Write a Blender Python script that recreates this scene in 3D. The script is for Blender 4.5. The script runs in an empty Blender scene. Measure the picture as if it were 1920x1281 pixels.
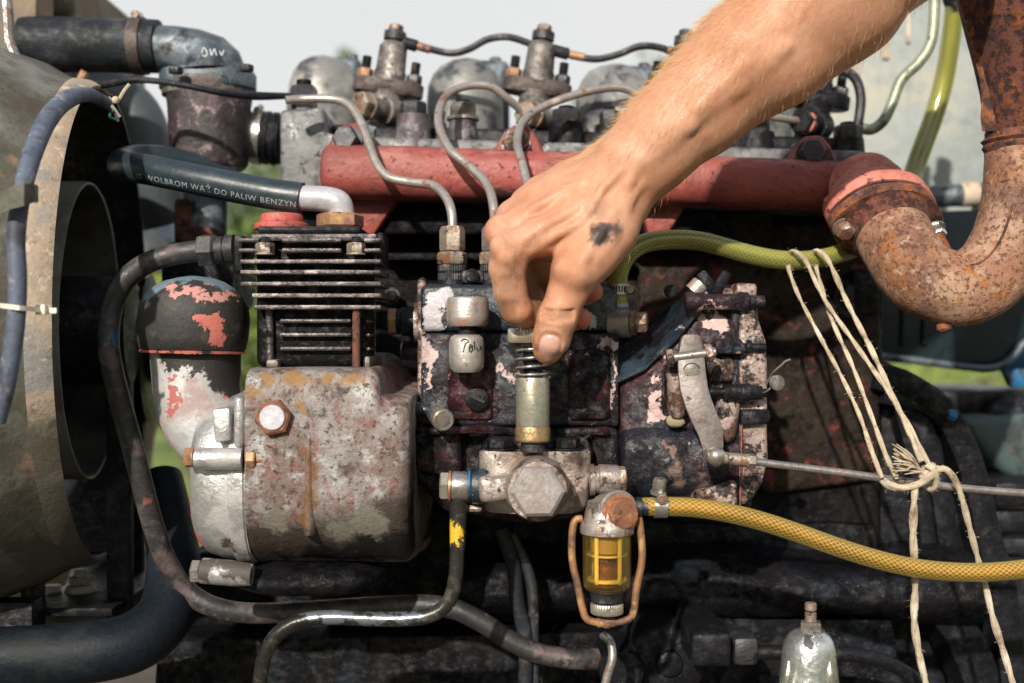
import bpy, bmesh, math, random
import numpy as np
from mathutils import Vector, Matrix, noise as mnoise
R = math.radians
scene = bpy.context.scene
COL = scene.collection
random.seed(7)
rng = np.random.default_rng(7)

# ------------------------------------------------------------------ camera
LENS = 40.0
CAM = Vector((0.0, -0.8, 1.0))
cam_d = bpy.data.cameras.new('camera')
cam_d.lens = LENS; cam_d.sensor_width = 36.0
cam_d.clip_start = 0.02; cam_d.clip_end = 2000
cam_d.dof.use_dof = True; cam_d.dof.focus_distance = 0.765; cam_d.dof.aperture_fstop = 4.6
cam = bpy.data.objects.new('camera', cam_d); COL.objects.link(cam)
cam.location = CAM; cam.rotation_euler = (R(90), 0, 0)
scene.camera = cam

# ------------------------------------------------------------------ daylight
SUN_DIR = Vector((0.33, 1.0, -0.54)).normalized()      # the way the light travels
sun_elev = math.asin(-SUN_DIR.z)
sun_az = math.atan2(-SUN_DIR.x, -SUN_DIR.y)             # clockwise from +Y
CLOUD = 6.2                                             # brightness of the thin cloud, before the background strength
world = bpy.data.worlds.new('World'); scene.world = world; world.use_nodes = True
wn = world.node_tree; wn.nodes.clear()
wo = wn.nodes.new('ShaderNodeOutputWorld'); bg = wn.nodes.new('ShaderNodeBackground')
sky = wn.nodes.new('ShaderNodeTexSky'); sky.sky_type = 'NISHITA'; sky.sun_disc = False
sky.sun_elevation = sun_elev; sky.sun_rotation = sun_az
sky.air_density = 1.0; sky.dust_density = 2.0; sky.ozone_density = 1.0; sky.altitude = 100
hs = wn.nodes.new('ShaderNodeHueSaturation'); hs.inputs['Saturation'].default_value = 1.0
wn.links.new(sky.outputs[0], hs.inputs['Color'])
# thin bright cloud over the whole sky, a little uneven
wtc = wn.nodes.new('ShaderNodeTexCoord'); wno = wn.nodes.new('ShaderNodeTexNoise'); wno.inputs['Scale'].default_value = 1.6; wno.inputs['Detail'].default_value = 5
wn.links.new(wtc.outputs['Generated'], wno.inputs['Vector'])
wmr = wn.nodes.new('ShaderNodeMapRange'); wmr.inputs['From Min'].default_value = .3; wmr.inputs['From Max'].default_value = .7; wmr.inputs['To Min'].default_value = .84; wmr.inputs['To Max'].default_value = .97
wn.links.new(wno.outputs[0], wmr.inputs['Value'])
wmx = wn.nodes.new('ShaderNodeMix'); wmx.data_type = 'RGBA'; 
wsp = wn.nodes.new('ShaderNodeSeparateXYZ'); wn.links.new(wtc.outputs['Generated'], wsp.inputs[0])
wel = wn.nodes.new('ShaderNodeMapRange'); wel.interpolation_type = 'SMOOTHSTEP'; wel.inputs['From Min'].default_value = .25; wel.inputs['From Max'].default_value = 1.0; wel.inputs['To Min'].default_value = 1.0; wel.inputs['To Max'].default_value = .30
wn.links.new(wsp.outputs[2], wel.inputs['Value'])
wmu = wn.nodes.new('ShaderNodeMath'); wmu.operation = 'MULTIPLY'; wn.links.new(wmr.outputs[0], wmu.inputs[0]); wn.links.new(wel.outputs[0], wmu.inputs[1])
wn.links.new(wmu.outputs[0], wmx.inputs[0]); wn.links.new(hs.outputs[0], wmx.inputs[6]); wmx.inputs[7].default_value = (CLOUD*1.0, CLOUD*.995, CLOUD*.97, 1)
wn.links.new(wmx.outputs[2], bg.inputs['Color']); bg.inputs['Strength'].default_value = 0.125
wn.links.new(bg.outputs[0], wo.inputs['Surface'])
sl = bpy.data.lights.new('sun', 'SUN'); sl.energy = 5.0; sl.angle = R(1.0); sl.color = (1.0, 0.92, 0.80)
so = bpy.data.objects.new('sun', sl); COL.objects.link(so)
so.rotation_euler = (-SUN_DIR).to_track_quat('Z', 'Y').to_euler(); so.location = (-2, -2, 4)
scene.view_settings.view_transform = 'Standard'; scene.view_settings.look = 'None'
scene.view_settings.exposure = 0.12; scene.view_settings.gamma = 1.0
scene.cycles.max_bounces = 8; scene.cycles.transparent_max_bounces = 8

# ------------------------------------------------------------------ coordinates
K = 36.0 / LENS / 1920.0
def S(y): return (y + 0.8) * K                          # metres per photo pixel at depth y
def W(px, py, y=0.0):
    s = S(y); return Vector(((px - 960) * s, y, 1.0 - (py - 640.5) * s))
def Ws(l): return [W(*p) for p in l]

# ------------------------------------------------------------------ mesh collector
def basis(axis):
    a = Vector(axis).normalized()
    t = Vector((0, 0, 1)) if abs(a.z) < 0.9 else Vector((0, 1, 0))
    u = t.cross(a).normalized(); v = a.cross(u).normalized()
    return u, v, a
def catmull(pts, res):
    P = [Vector(p) for p in pts]; out = []
    if len(P) < 3: return P
    for i in range(len(P) - 1):
        p0 = P[i-1] if i else P[0] * 2 - P[1]
        p1, p2 = P[i], P[i+1]
        p3 = P[i+2] if i + 2 < len(P) else P[-1] * 2 - P[-2]
        for j in range(res):
            t = j / res
            out.append(0.5 * ((2*p1) + (p2-p0)*t + (2*p0-5*p1+4*p2-p3)*t*t + (3*p1-p0-3*p2+p3)*t**3))
    out.append(P[-1]); return out
class G:
    def __init__(self):
        self.bm = bmesh.new(); self.uv = self.bm.loops.layers.uv.new('UVMap')
    def face(self, vs):
        try: return self.bm.faces.new(vs)
        except ValueError: return None
    def loft(self, rings, cap=True, closed=True, uvs=None):
        bm = self.bm
        V = [[bm.verts.new(p) for p in r] for r in rings]
        n = len(V[0]); m = n if closed else n - 1
        for i in range(len(V) - 1):
            for j in range(m):
                f = self.face((V[i][j], V[i][(j+1) % n], V[i+1][(j+1) % n], V[i+1][j]))
                if f and uvs:
                    for l, (a, b) in zip(f.loops, ((i, j), (i, j+1), (i+1, j+1), (i+1, j))):
                        l[self.uv].uv = (uvs[a], b / n)
        if cap and closed:
            self.face(list(reversed(V[0]))); self.face(V[-1])
        return self
    def lathe(self, p, axis, prof, n=32, k=1.0, squash=1.0):
        u, v, a = basis(axis); p = Vector(p); rings = []
        for h, r in prof:
            r = max(r, 1e-5)
            c = p + a * (h * k)
            rings.append([c + (u * math.cos(2*math.pi*j/n) + v * math.sin(2*math.pi*j/n) * squash) * (r * k) for j in range(n)])
        return self.loft(rings)
    def cyl(self, p0, p1, r0, r1=None, n=24):
        p0, p1 = Vector(p0), Vector(p1); L = (p1 - p0).length
        return self.lathe(p0, p1 - p0, [(0, r0), (L, r0 if r1 is None else r1)], n)
    def tube(self, pts, r, n=12, res=8, wob=0.0, raw=False):
        C = [Vector(p) for p in pts] if raw else catmull(pts, res)
        m = len(C); rr = r if isinstance(r, (list, tuple)) else None
        T = [(C[min(i+1, m-1)] - C[max(i-1, 0)]).normalized() for i in range(m)]
        u, v, _ = basis(T[0]); rings = []; us = []; L = 0
        for i in range(m):
            if i:
                L += (C[i] - C[i-1]).length
                q = T[i-1].rotation_difference(T[i]); u = q @ u
                u = (u - T[i] * u.dot(T[i])).normalized(); v = T[i].cross(u)
            if rr:
                f = i / (m-1) * (len(rr)-1); a = int(min(f, len(rr)-2)); ri = rr[a] + (rr[a+1]-rr[a]) * (f-a)
            else: ri = r
            if wob: ri *= 1 + wob * mnoise.noise(C[i] * 60)
            rings.append([C[i] + (u*math.cos(2*math.pi*j/n) + v*math.sin(2*math.pi*j/n)) * ri for j in range(n)]); us.append(L)
        self.loft(rings, uvs=us); return self
    def box(self, c, s, rot=None):
        c = Vector(c); hx, hy, hz = s[0]/2, s[1]/2, s[2]/2
        M = rot or Matrix.Identity(3)
        q = [c + M @ Vector((x*hx, y*hy, z*hz)) for z in (-1, 1) for x, y in ((-1,-1),(1,-1),(1,1),(-1,1))]
        return self.loft([q[:4], q[4:]])
    def pbox(self, x0, y0, x1, y1, d0, d1):                # photo rectangle at front depth d0, back to d1
        a, b = W(x0, y0, d0), W(x1, y1, d0)
        return self.box(((a.x+b.x)/2, (d0+d1)/2, (a.z+b.z)/2), (abs(b.x-a.x), d1-d0, abs(a.z-b.z)))
    def prism(self, poly, d0, d1, back=1.0):               # outline at depth d0 pushed straight back to d1
        f = [W(x, y, d0) for x, y in poly]
        c = sum(f, Vector()) / len(f)
        b = [Vector((c.x + (p.x-c.x)*back, d1, c.z + (p.z-c.z)*back)) for p in f]
        return self.loft([f, b])
    def hex(self, p, axis, r, h, rot=0.0, n=6, washer=0.0):
        u, v, a = basis(axis); p = Vector(p)
        if washer:
            self.lathe(p, a, [(0, r*washer), (h*.14, r*washer)], 24); p = p + a*h*.14
        rings = []
        for hh, k in ((0, .94), (.1, 1), (.84, 1), (1, .86)):
            rings.append([p + a*(h*hh) + (u*math.cos(rot+2*math.pi*j/n) + v*math.sin(rot+2*math.pi*j/n))*(r*k) for j in range(n)])
        return self.loft(rings)
    def thread(self, p, axis, r, L, pitch, n=16):
        k = max(2, int(L / pitch)); prof = []
        for i in range(k):
            prof += [(i*pitch, r*.86), (i*pitch + pitch*.5, r)]
        prof.append((k*pitch, r*.82))
        return self.lathe(p, axis, prof, n)
    def knurl(self, p, axis, r, h, teeth=44, cham=.1):
        u, v, a = basis(axis); p = Vector(p); n = teeth*2; rings = []
        for hh, k in ((0, .93), (cham, 1), (1-cham, 1), (1, .93)):
            rings.append([p + a*(h*hh) + (u*math.cos(2*math.pi*j/n) + v*math.sin(2*math.pi*j/n))*(r*k*(1 if j % 2 else (.955 if k == 1 else .99))) for j in range(n)])
        return self.loft(rings)
    def ball(self, c, r, n=20, sc=(1, 1, 1)):
        c = Vector(c); m = n // 2; rings = []
        for i in range(m + 1):
            t = math.pi * i / m
            rings.append([c + Vector((math.sin(t)*math.cos(2*math.pi*j/n)*sc[0], math.sin(t)*math.sin(2*math.pi*j/n)*sc[1], -math.cos(t)*sc[2])) * r if 0 < i < m
                          else c + Vector((1e-5*math.cos(2*math.pi*j/n), 1e-5*math.sin(2*math.pi*j/n), -math.cos(t)*r*sc[2])) for j in range(n)])
        return self.loft(rings)
    def subdiv(self, cuts=1):
        bmesh.ops.subdivide_edges(self.bm, edges=self.bm.edges[:], cuts=cuts, use_grid_fill=True); return self
    def bevel(self, w, seg=2, ang=35):
        bm = self.bm; bm.normal_update()
        ed = [e for e in bm.edges if len(e.link_faces) == 2 and e.calc_face_angle(0) > R(ang)]
        if ed: bmesh.ops.bevel(bm, geom=ed, offset=w, offset_type='OFFSET', segments=seg, profile=.5, affect='EDGES', clamp_overlap=True)
        return self
    def jitter(self, amp, freq=40.0, off=0.0):
        self.bm.normal_update()
        for v in self.bm.verts:
            q = v.co * freq + Vector((off, off, off))
            v.co += v.normal * (amp * (mnoise.noise(q) + .5*mnoise.noise(q*2.7)))
        return self

LOC = {}                                                   # world place of every object built here
def _link(name, me, loc, parent):
    o = bpy.data.objects.new(name, me); COL.objects.link(o)
    if parent is not None:
        o.parent = parent; o.location = Vector(loc) - LOC[parent.name]
    else: o.location = loc
    LOC[o.name] = Vector(loc); return o
def mesh_of(name, g, m, loc, ang=35, smooth=True):
    bm = g.bm
    if len(bm.faces): bmesh.ops.recalc_face_normals(bm, faces=bm.faces[:])
    bmesh.ops.translate(bm, verts=bm.verts[:], vec=-Vector(loc))
    me = bpy.data.meshes.new(name); bm.to_mesh(me); bm.free()
    if smooth:
        me.polygons.foreach_set('use_smooth', [True]*len(me.polygons)); me.set_sharp_from_angle(angle=R(ang))
    if m: me.materials.append(m)
    return me
def tag(o, label=None, cat=None, group=None, kind=None):
    if label: o['label'] = label
    if cat: o['category'] = cat
    if group: o['group'] = group
    if kind: o['kind'] = kind
    return o
def T(name, label, cat, loc, group=None):                  # a thing made of parts
    o = bpy.data.objects.new(name, None); COL.objects.link(o); o.empty_display_size = .02
    o.location = loc; LOC[o.name] = Vector(loc); return tag(o, label, cat, group)
def P(name, g, m, parent, bevel=0.0, seg=2, ang=35, label=None, bang=35):      # a part or sub-part
    if bevel: g.bevel(bevel, seg, bang)
    o = _link(name, mesh_of(name, g, m, LOC[parent.name], ang), LOC[parent.name], parent)
    if label: o['label'] = label
    return o
def TM(name, g, m, label, cat, group=None, bevel=0.0, seg=2, ang=35, kind=None):  # a thing that is one mesh
    if bevel: g.bevel(bevel, seg)
    g.bm.verts.ensure_lookup_table()
    cs = [v.co for v in g.bm.verts]; lo = min(c.z for c in cs)
    loc = Vector((sum(c.x for c in cs)/len(cs), sum(c.y for c in cs)/len(cs), lo))
    return tag(_link(name, mesh_of(name, g, m, loc, ang), loc, None), label, cat, group, kind)
def dup(root, delta, label=None):                          # copy of a thing with its parts and sub-parts
    def cp(o, par):
        c = o.copy(); COL.objects.link(c)
        if par: c.parent = par
        LOC[c.name] = LOC.get(o.name, Vector()) + Vector(delta)
        for ch in list(o.children): cp(ch, c)
        return c
    r = cp(root, None); r.location = root.location + Vector(delta)
    if label: r['label'] = label
    return r

# ------------------------------------------------------------------ materials
class NT:
    def __init__(self, name):
        self.m = bpy.data.materials.new(name); self.m.use_nodes = True
        self.t = self.m.node_tree; self.t.nodes.clear()
        self.out = self.t.nodes.new('ShaderNodeOutputMaterial')
        self.b = self.t.nodes.new('ShaderNodeBsdfPrincipled')
        self.t.links.new(self.b.outputs[0], self.out.inputs[0])
        self.pos = self.t.nodes.new('ShaderNodeNewGeometry').outputs['Position']
    def set(self, sock, v):
        if isinstance(v, bpy.types.NodeSocket): self.t.links.new(v, sock)
        else: sock.default_value = v
    def math(self, op, a, b=0.0, c=None, clamp=False):
        n = self.t.nodes.new('ShaderNodeMath'); n.operation = op; n.use_clamp = clamp
        self.set(n.inputs[0], a); self.set(n.inputs[1], b)
        if c is not None: self.set(n.inputs[2], c)
        return n.outputs[0]
    def vmath(self, op, a, b=(0, 0, 0)):
        n = self.t.nodes.new('ShaderNodeVectorMath'); n.operation = op
        self.set(n.inputs[0], a); self.set(n.inputs[1], b)
        return n.outputs['Value'] if op in ('LENGTH', 'DISTANCE', 'DOT_PRODUCT') else n.outputs[0]
    def noise(self, vec, scale, detail=6, rough=.62, dist=0.0, color=False):
        n = self.t.nodes.new('ShaderNodeTexNoise'); self.set(n.inputs['Vector'], vec)
        n.inputs['Scale'].default_value = scale; n.inputs['Detail'].default_value = detail
        n.inputs['Roughness'].default_value = rough; n.inputs['Distortion'].default_value = dist
        return n.outputs[1] if color else n.outputs[0]
    def step(self, v, a, b):
        n = self.t.nodes.new('ShaderNodeMapRange'); n.interpolation_type = 'SMOOTHSTEP'
        self.set(n.inputs['Value'], v); n.inputs['From Min'].default_value = a; n.inputs['From Max'].default_value = b
        return n.outputs[0]
    def mix(self, f, a, b):
        n = self.t.nodes.new('ShaderNodeMix'); n.data_type = 'RGBA'
        self.set(n.inputs[0], f); self.set(n.inputs[6], a); self.set(n.inputs[7], b); return n.outputs[2]
    def fmix(self, f, a, b):
        n = self.t.nodes.new('ShaderNodeMix'); n.data_type = 'FLOAT'
        self.set(n.inputs[0], f); self.set(n.inputs[2], a); self.set(n.inputs[3], b); return n.outputs[0]
def c4(c): return (c[0], c[1], c[2], 1.0)
def mat(name, base, rough=.5, metal=0.0, var=.35, vs=28, layers=(), spots=(), bump=.5, bs=260, bd=.0007, spec=.5, coat=0.0, sss=0.0):
    """worn, dirty surface: a base with colour drift, patchy layers (col, thr, scale, soft, rough, metal, height[, stretch]),
    and stains, chips or painted highlights of their own place (centres, radii, col, rough, metal, height)"""
    t = NT(name); pos = t.pos; b = t.b
    n1 = t.noise(pos, vs, 5); n2 = t.noise(pos, vs*9, 5)
    v = t.math('ADD', t.math('MULTIPLY', n1, 1.4), t.math('MULTIPLY', n2, .6))
    v = t.math('MULTIPLY_ADD', t.math('SUBTRACT', v, 1.0), var*2.6, 1.0)
    col = t.vmath('SCALE', base[:3]); sc = col.node; t.set(sc.inputs['Scale'], v)
    ro = t.math('MULTIPLY_ADD', t.math('SUBTRACT', n2, .5), .5, rough, clamp=True); me = metal; h = None
    for i, L in enumerate(layers):
        lc, thr, scl, soft, lr, lm, lh = L[:7]
        vec = pos
        if len(L) > 7: vec = t.vmath('MULTIPLY', pos, L[7])
        vec = t.vmath('ADD', vec, (i*3.17+.3, i*1.9, i*2.3))
        f = t.noise(vec, scl, 8, .68)
        mk = t.step(f, thr-soft, thr+soft)
        col = t.mix(mk, col, c4(lc)); ro = t.fmix(mk, ro, lr); me = t.fmix(mk, me, lm)
        if lh: h = t.math('MULTIPLY_ADD', mk, lh, h if h is not None else 0.0)
    if spots:
        nz = t.vmath('SUBTRACT', t.noise(pos, 75, 7, .7, color=True), (.5, .5, .5))
        wob = t.vmath('SCALE', nz); wob.node.inputs['Scale'].default_value = .034
        wp = t.vmath('ADD', pos, wob)
        for sp in spots:
            ctrs, rad, lc, lr, lm, lh = sp[:6]; soft = sp[6] if len(sp) > 6 else .06
            mk = None
            for ci, c in enumerate(ctrs):
                r = rad[ci] if isinstance(rad, list) else rad
                rv = (1/r, 1/r, 1/r) if not isinstance(r, tuple) else tuple(1/q for q in r)
                d = t.vmath('LENGTH', t.vmath('MULTIPLY', t.vmath('SUBTRACT', wp, tuple(c)), rv))
                mk = d if mk is None else t.math('MINIMUM', mk, d)
            mk = t.math('SUBTRACT', 1.0, t.step(mk, 1-soft, 1+soft))
            col = t.mix(mk, col, c4(lc)); ro = t.fmix(mk, ro, lr); me = t.fmix(mk, me, lm)
            if lh: h = t.math('MULTIPLY_ADD', mk, lh, h if h is not None else 0.0)
    t.set(b.inputs['Base Color'], col); t.set(b.inputs['Roughness'], ro); t.set(b.inputs['Metallic'], me)
    if isinstance(spec, tuple):                          # dry soot against wet oil
        t.set(b.inputs['Specular IOR Level'], t.fmix(t.step(t.noise(pos, 130, 7, .75), .48, .62), spec[0], spec[1]))
    else: b.inputs['Specular IOR Level'].default_value = spec
    if coat:                                             # films of oil, here and there
        t.set(b.inputs['Coat Weight'], t.math('MULTIPLY', t.step(t.noise(pos, 64, 7, .72), .44, .60), coat)); b.inputs['Coat Roughness'].default_value = .10
    if bump:
        fine = t.math('ADD', t.math('MULTIPLY', t.noise(pos, bs, 7, .7), .8), t.math('MULTIPLY', t.noise(pos, bs*.22, 4), 1.0))
        hh = fine if h is None else t.math('MULTIPLY_ADD', h, 1.0, fine)
        bn = t.t.nodes.new('ShaderNodeBump'); bn.inputs['Strength'].default_value = bump; bn.inputs['Distance'].default_value = bd*2
        t.set(bn.inputs['Height'], hh); t.set(b.inputs['Normal'], bn.outputs[0])
        if coat: t.set(b.inputs['Coat Normal'], bn.outputs[0])
    return t.m
# ------------------------------------------------------------------ the materials of this engine
SOOT = (.010, .010, .012); CHIP = (.62, .44, .40)
m_red = mat('manifold_red', (.30, .068, .055), .40, var=.3, vs=18, layers=(
    ((.19, .05, .045), .54, 26, .10, .7, 0, 0, (.35, 1, 1)), ((.36, .14, .115), .60, 40, .07, .6, 0, .1, (.5, 1, 1)), ((.05, .024, .022), .60, 30, .07, .75, 0, .3, (.6, 1, 1)), ((.08, .035, .03), .63, 200, .05, .75, 0, -.4),
    ((.36, .13, .05), .69, 60, .03, .8, 0, .3), ((.03, .018, .018), .70, 150, .03, .8, 0, -.4)), bump=.7, bs=260)
m_pink = mat('pale_red', (.58, .21, .16), .7, var=.25, vs=30, layers=(((.40, .10, .075), .54, 40, .08, .7, 0, .2), ((.08, .035, .03), .62, 90, .04, .8, 0, -.4), ((.34, .14, .06), .64, 60, .05, .8, 0, .2)), bump=.6, bs=320)  # paler and pinker than the manifold tube
m_rust = mat('rusty_pipe', (.29, .14, .085), .82, var=.45, vs=22, layers=(
    ((.42, .265, .18), .54, 26, .10, .8, 0, .1), ((.33, .13, .035), .58, 40, .06, .85, 0, .3), ((.15, .075, .055), .56, 20, .09, .85, 0, -.2), ((.14, .065, .048), .585, 300, .07, .8, 0, -.6), ((.46, .32, .235), .62, 120, .07, .7, 0, .1)), bump=.9, bs=420, bd=.0006)
m_rustd = mat('dark_rust', (.13, .05, .032), .8, var=.5, vs=30, layers=(((.30, .095, .025), .56, 60, .06, .85, 0, .2), ((.035, .018, .018), .56, 110, .05, .75, 0, -.4), ((.36, .20, .15), .64, 130, .04, .8, 0, .2)), bump=.9, bs=400, bd=.0006)
m_rustc = mat('crusted_rust', (.115, .038, .026), .85, var=.5, vs=26, layers=(((.22, .07, .018), .57, 50, .07, .9, 0, .3), ((.03, .012, .012), .54, 130, .06, .8, 0, -.6), ((.25, .085, .065), .62, 30, .06, .8, 0, .1)), bump=1.0, bs=480, bd=.0008)
m_grease = mat('black_grease', (.0045, .0045, .006), .27, var=.5, vs=20, layers=(
    ((.0105, .0095, .0105), .55, 22, .10, .5, 0, 0), ((.011, .015, .022), .60, 30, .08, .42, 0, .2), ((.07, .022, .02), .71, 34, .04, .6, 0, .2), ((.12, .10, .09), .77, 70, .025, .5, .2, .2)), bump=1.0, bs=150, bd=.0013, spec=(.05, .35), coat=0.4)
m_block = mat('greasy_block', (.006, .0055, .0065), .42, var=.5, vs=20, layers=(
    ((.013, .0115, .0115), .52, 16, .12, .6, 0, 0), ((.004, .004, .005), .56, 30, .08, .4, 0, .3), ((.13, .04, .034), .67, 24, .05, .7, 0, .2), ((.10, .085, .07), .70, 120, .03, .7, 0, .1)), bump=.9, bs=180, bd=.0011, spec=(.04, .22), coat=0.15)
RP = [W(1490, 560, .15), W(1530, 640, .15), W(1470, 610, .15), W(1560, 560, .15)]
m_blockred = mat('flaking_red_block', (.018, .013, .011), .6, var=.5, vs=20, layers=(
    ((.036, .027, .020), .50, 16, .12, .65, 0, 0), ((.155, .042, .036), .60, 42, .05, .65, 0, .2), ((.008, .007, .008), .60, 46, .05, .5, 0, .3), ((.20, .16, .13), .70, 150, .03, .6, 0, 0)),
    bump=.9, bs=200, bd=.001, spec=(.08, .35))
m_plum = mat('pump_plum', (.016, .0105, .014), .25, var=.4, vs=16, layers=(
    ((.034, .008, .011), .60, 14, .06, .34, 0, 0), ((.017, .026, .040), .56, 26, .08, .34, 0, .1), ((.007, .006, .007), .58, 40, .06, .3, 0, .5), (CHIP, .645, 34, .012, .5, .15, -.9), ((.50, .34, .30), .71, 110, .02, .5, .15, -.7)),
    spots=(([W(800, 640, -.0135), W(806, 670, -.0135), W(800, 705, -.0135), W(958, 702, -.0135), W(1106, 668, -.0185), W(1122, 690, -.0185), W(1138, 648, -.0135), W(1098, 722, -.0185), W(1149, 700, -.0165), W(1148, 740, -.0165), W(940, 690, -.0135)],
            [(.0042, .03, .007), (.0055, .03, .0065), (.0022, .03, .008), (.005, .03, .0032), (.0065, .03, .0028), (.0025, .03, .008), (.006, .03, .0045), (.004, .03, .006), (.0015, .03, .012), (.0015, .03, .010), (.003, .03, .0025)], (.50, .38, .37), .5, .1, -.7, .08),),
    bump=.8, bs=210, bd=.0010, spec=(.12, .7), coat=0.8)
m_blueblk = mat('oily_blue_black', (.012, .019, .027), .22, var=.4, vs=22, layers=(
    ((.035, .058, .078), .58, 20, .08, .3, 0, 0), ((.006, .006, .008), .56, 34, .06, .3, 0, .3), ((.56, .47, .46), .67, 44, .014, .45, .15, -.8), ((.06, .018, .018), .66, 60, .04, .4, 0, 0)),
    spots=(([W(812, 590, -.012), W(818, 560, -.012), W(806, 612, -.012), W(1098, 600, -.012), W(835, 548, -.012)], [.009, .008, .006, .007, .006], (.42, .40, .42), .4, .2, -.5, .05),), bump=.65, bs=200, bd=.0009, coat=0.9)
m_worn = mat('worn_bare_casting', (.40, .30, .27), .42, .35, var=.3, vs=26, layers=(
    ((.090, .045, .028), .52, 52, .05, .5, .1, -.3), ((.014, .010, .010), .55, 70, .03, .35, 0, .5), ((.58, .49, .46), .60, 40, .05, .36, .5, 0), ((.035, .018, .016), .60, 260, .03, .5, 0, .4)), bump=.7, bs=260, bd=.0008, coat=0.3)
m_bodyd = mat('greasy_pump_side', (.011, .0075, .009), .28, var=.4, vs=20, layers=(
    ((.045, .009, .011), .56, 18, .06, .4, 0, 0), ((.006, .006, .008), .54, 26, .07, .3, 0, .6), ((.035, .05, .07), .63, 30, .05, .35, 0, .2), ((.45, .33, .30), .68, 52, .014, .5, .1, -.7)), bump=1.0, bs=170, bd=.0013, spec=(.10, .8), coat=0.8)
m_crank = mat('crankcase_paint', (.27, .25, .245), .46, .15, var=.3, vs=22, layers=(
    ((.16, .115, .10), .50, 30, .14, .45, .1, 0, (1, 1, .5)), ((.19, .078, .070), .575, 80, .09, .5, 0, -.2, (1, 1, .55)), ((.35, .34, .335), .57, 60, .07, .42, .2, .1), ((.075, .045, .035), .59, 50, .08, .6, 0, 0), ((.34, .10, .085), .69, 150, .03, .6, 0, -.3), ((.045, .03, .024), .60, 300, .06, .55, 0, -.2)),
    spots=(([W(470, 1050, -.06), W(560, 1072, -.06), W(650, 1062, -.06), W(745, 1010, -.06), W(770, 900, -.04), W(500, 1010, -.06)], [.026, .034, .034, .030, .020, .014], (.045, .034, .026), .5, 0, .3, .25),
           ([W(600, 1100, -.05), W(700, 1085, -.05), W(760, 1040, -.04), W(480, 1090, -.05), W(778, 960, -.04), W(520, 1110, -.05), W(650, 1110, -.04)], [.028, .028, .024, .018, .014, .026, .026], (.010, .008, .008), .4, 0, .5, .15),
           ([W(500, 700, -.06), W(555, 712, -.06), W(610, 705, -.06), W(660, 702, -.06), W(478, 735, -.06), W(560, 760, -.06)], [.0065, .0075, .006, .007, .0045, .005], (.26, .145, .05), .75, 0, .2, .55),
           ([W(578, 850, -.06), W(582, 890, -.06), W(580, 930, -.06), W(578, 965, -.06)], [(.004, .04, .009), (.003, .04, .010), (.0045, .04, .008), (.003, .04, .008)], (.15, .075, .035), .7, 0, .1, .6),
           ([W(515, 985, -.06), W(640, 1010, -.06), W(690, 985, -.06)], [.009, .012, .012], (.15, .14, .115), .5, 0, .1, .25)), bump=.75, bs=300, bd=.0007)
m_silver = mat('silver_cover_paint', (.58, .58, .58), .30, .72, var=.2, vs=22, layers=(
    ((.40, .385, .37), .55, 30, .08, .5, .2, 0), ((.48, .12, .11), .67, 40, .02, .6, 0, -.4), ((.045, .04, .036), .68, 50, .02, .6, 0, .3)),
    spots=(([W(420, 1040, -.05), W(455, 1060, -.05), W(385, 1065, -.05)], [.010, .012, .010], (.06, .05, .042), .6, 0, .3, .3),
           ([W(362, 985, -.03), W(372, 1020, -.03), W(355, 945, -.03)], [(.005, .05, .014)]*3, (.50, .12, .10), .6, 0, -.2, .1)), bump=.55, bs=330, bd=.0006)
m_neck = mat('intake_neck_paint', (.42, .42, .42), .5, .25, var=.25, vs=22, layers=(((.34, .25, .245), .56, 26, .05, .6, 0, 0), ((.50, .13, .115), .64, 38, .015, .6, 0, -.3)),
    spots=(([W(440, 690, -.02), W(455, 735, -.02), W(420, 665, -.03), W(370, 668, -.03), W(330, 668, -.03), W(372, 700, -.03)], [.020, .012, .013, .010, .010, .005], (.018, .015, .014), .55, 0, .3, .07),
           ([W(325, 715, -.03), W(332, 745, -.03), W(322, 770, -.03), W(352, 712, -.03)], [.0042, .005, .0045, .0035], (.38, .11, .10), .6, 0, -.2, .1)), bump=.5, bs=300, bd=.0006)
m_dome = mat('intake_cap_paint', (.026, .024, .023), .6, var=.3, vs=30, layers=(((.05, .045, .04), .58, 60, .06, .7, 0, .1), ((.56, .17, .14), .70, 46, .012, .6, 0, -.3)),
    spots=(([W(345, 528, -.01), W(300, 540, -.02), W(400, 530, -.01), W(362, 522, .02)], [.020, .013, .016, .024], (.135, .20, .235), .45, 0, .1, .10),  # blue-grey spots over the top of the cap
           ([W(362, 545, -.03), W(335, 550, -.03), W(398, 556, -.03), W(425, 560, -.02), W(318, 540, -.03)], [(.009, .05, .0030), (.0075, .05, .0022), (.009, .05, .0026), (.006, .05, .0022), (.0045, .05, .0018)], (.52, .24, .215), .6, 0, -.4, .08),
           ([W(398, 606, -.03), W(410, 622, -.03), W(388, 600, -.03)], [(.0095, .05, .0042), (.005, .05, .0080), (.005, .05, .0032)], (.52, .155, .125), .6, 0, -.4, .05)), bump=.5, bs=240, bd=.0008)
m_pinkrim = mat('pink_rim', (.60, .17, .13), .6, var=.3, vs=60, layers=(((.03, .025, .025), .55, 90, .03, .6, 0, .2),), bump=.4)
m_fin = mat('oily_fins', (.075, .066, .068), .26, .5, var=.4, vs=40, layers=(((.24, .20, .195), .57, 60, .06, .32, .5, 0), ((.12, .045, .022), .64, 70, .04, .5, .1, .1), ((.005, .005, .006), .60, 45, .06, .3, 0, .3)), bump=.7, bs=300, bd=.0007, coat=0.5)
m_fincore = mat('finned_core', (.007, .006, .007), .4, var=.4, vs=40, layers=(((.05, .028, .024), .63, 50, .06, .5, 0, .2),), bump=.8, bs=220, spec=(.08, .5))
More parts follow.
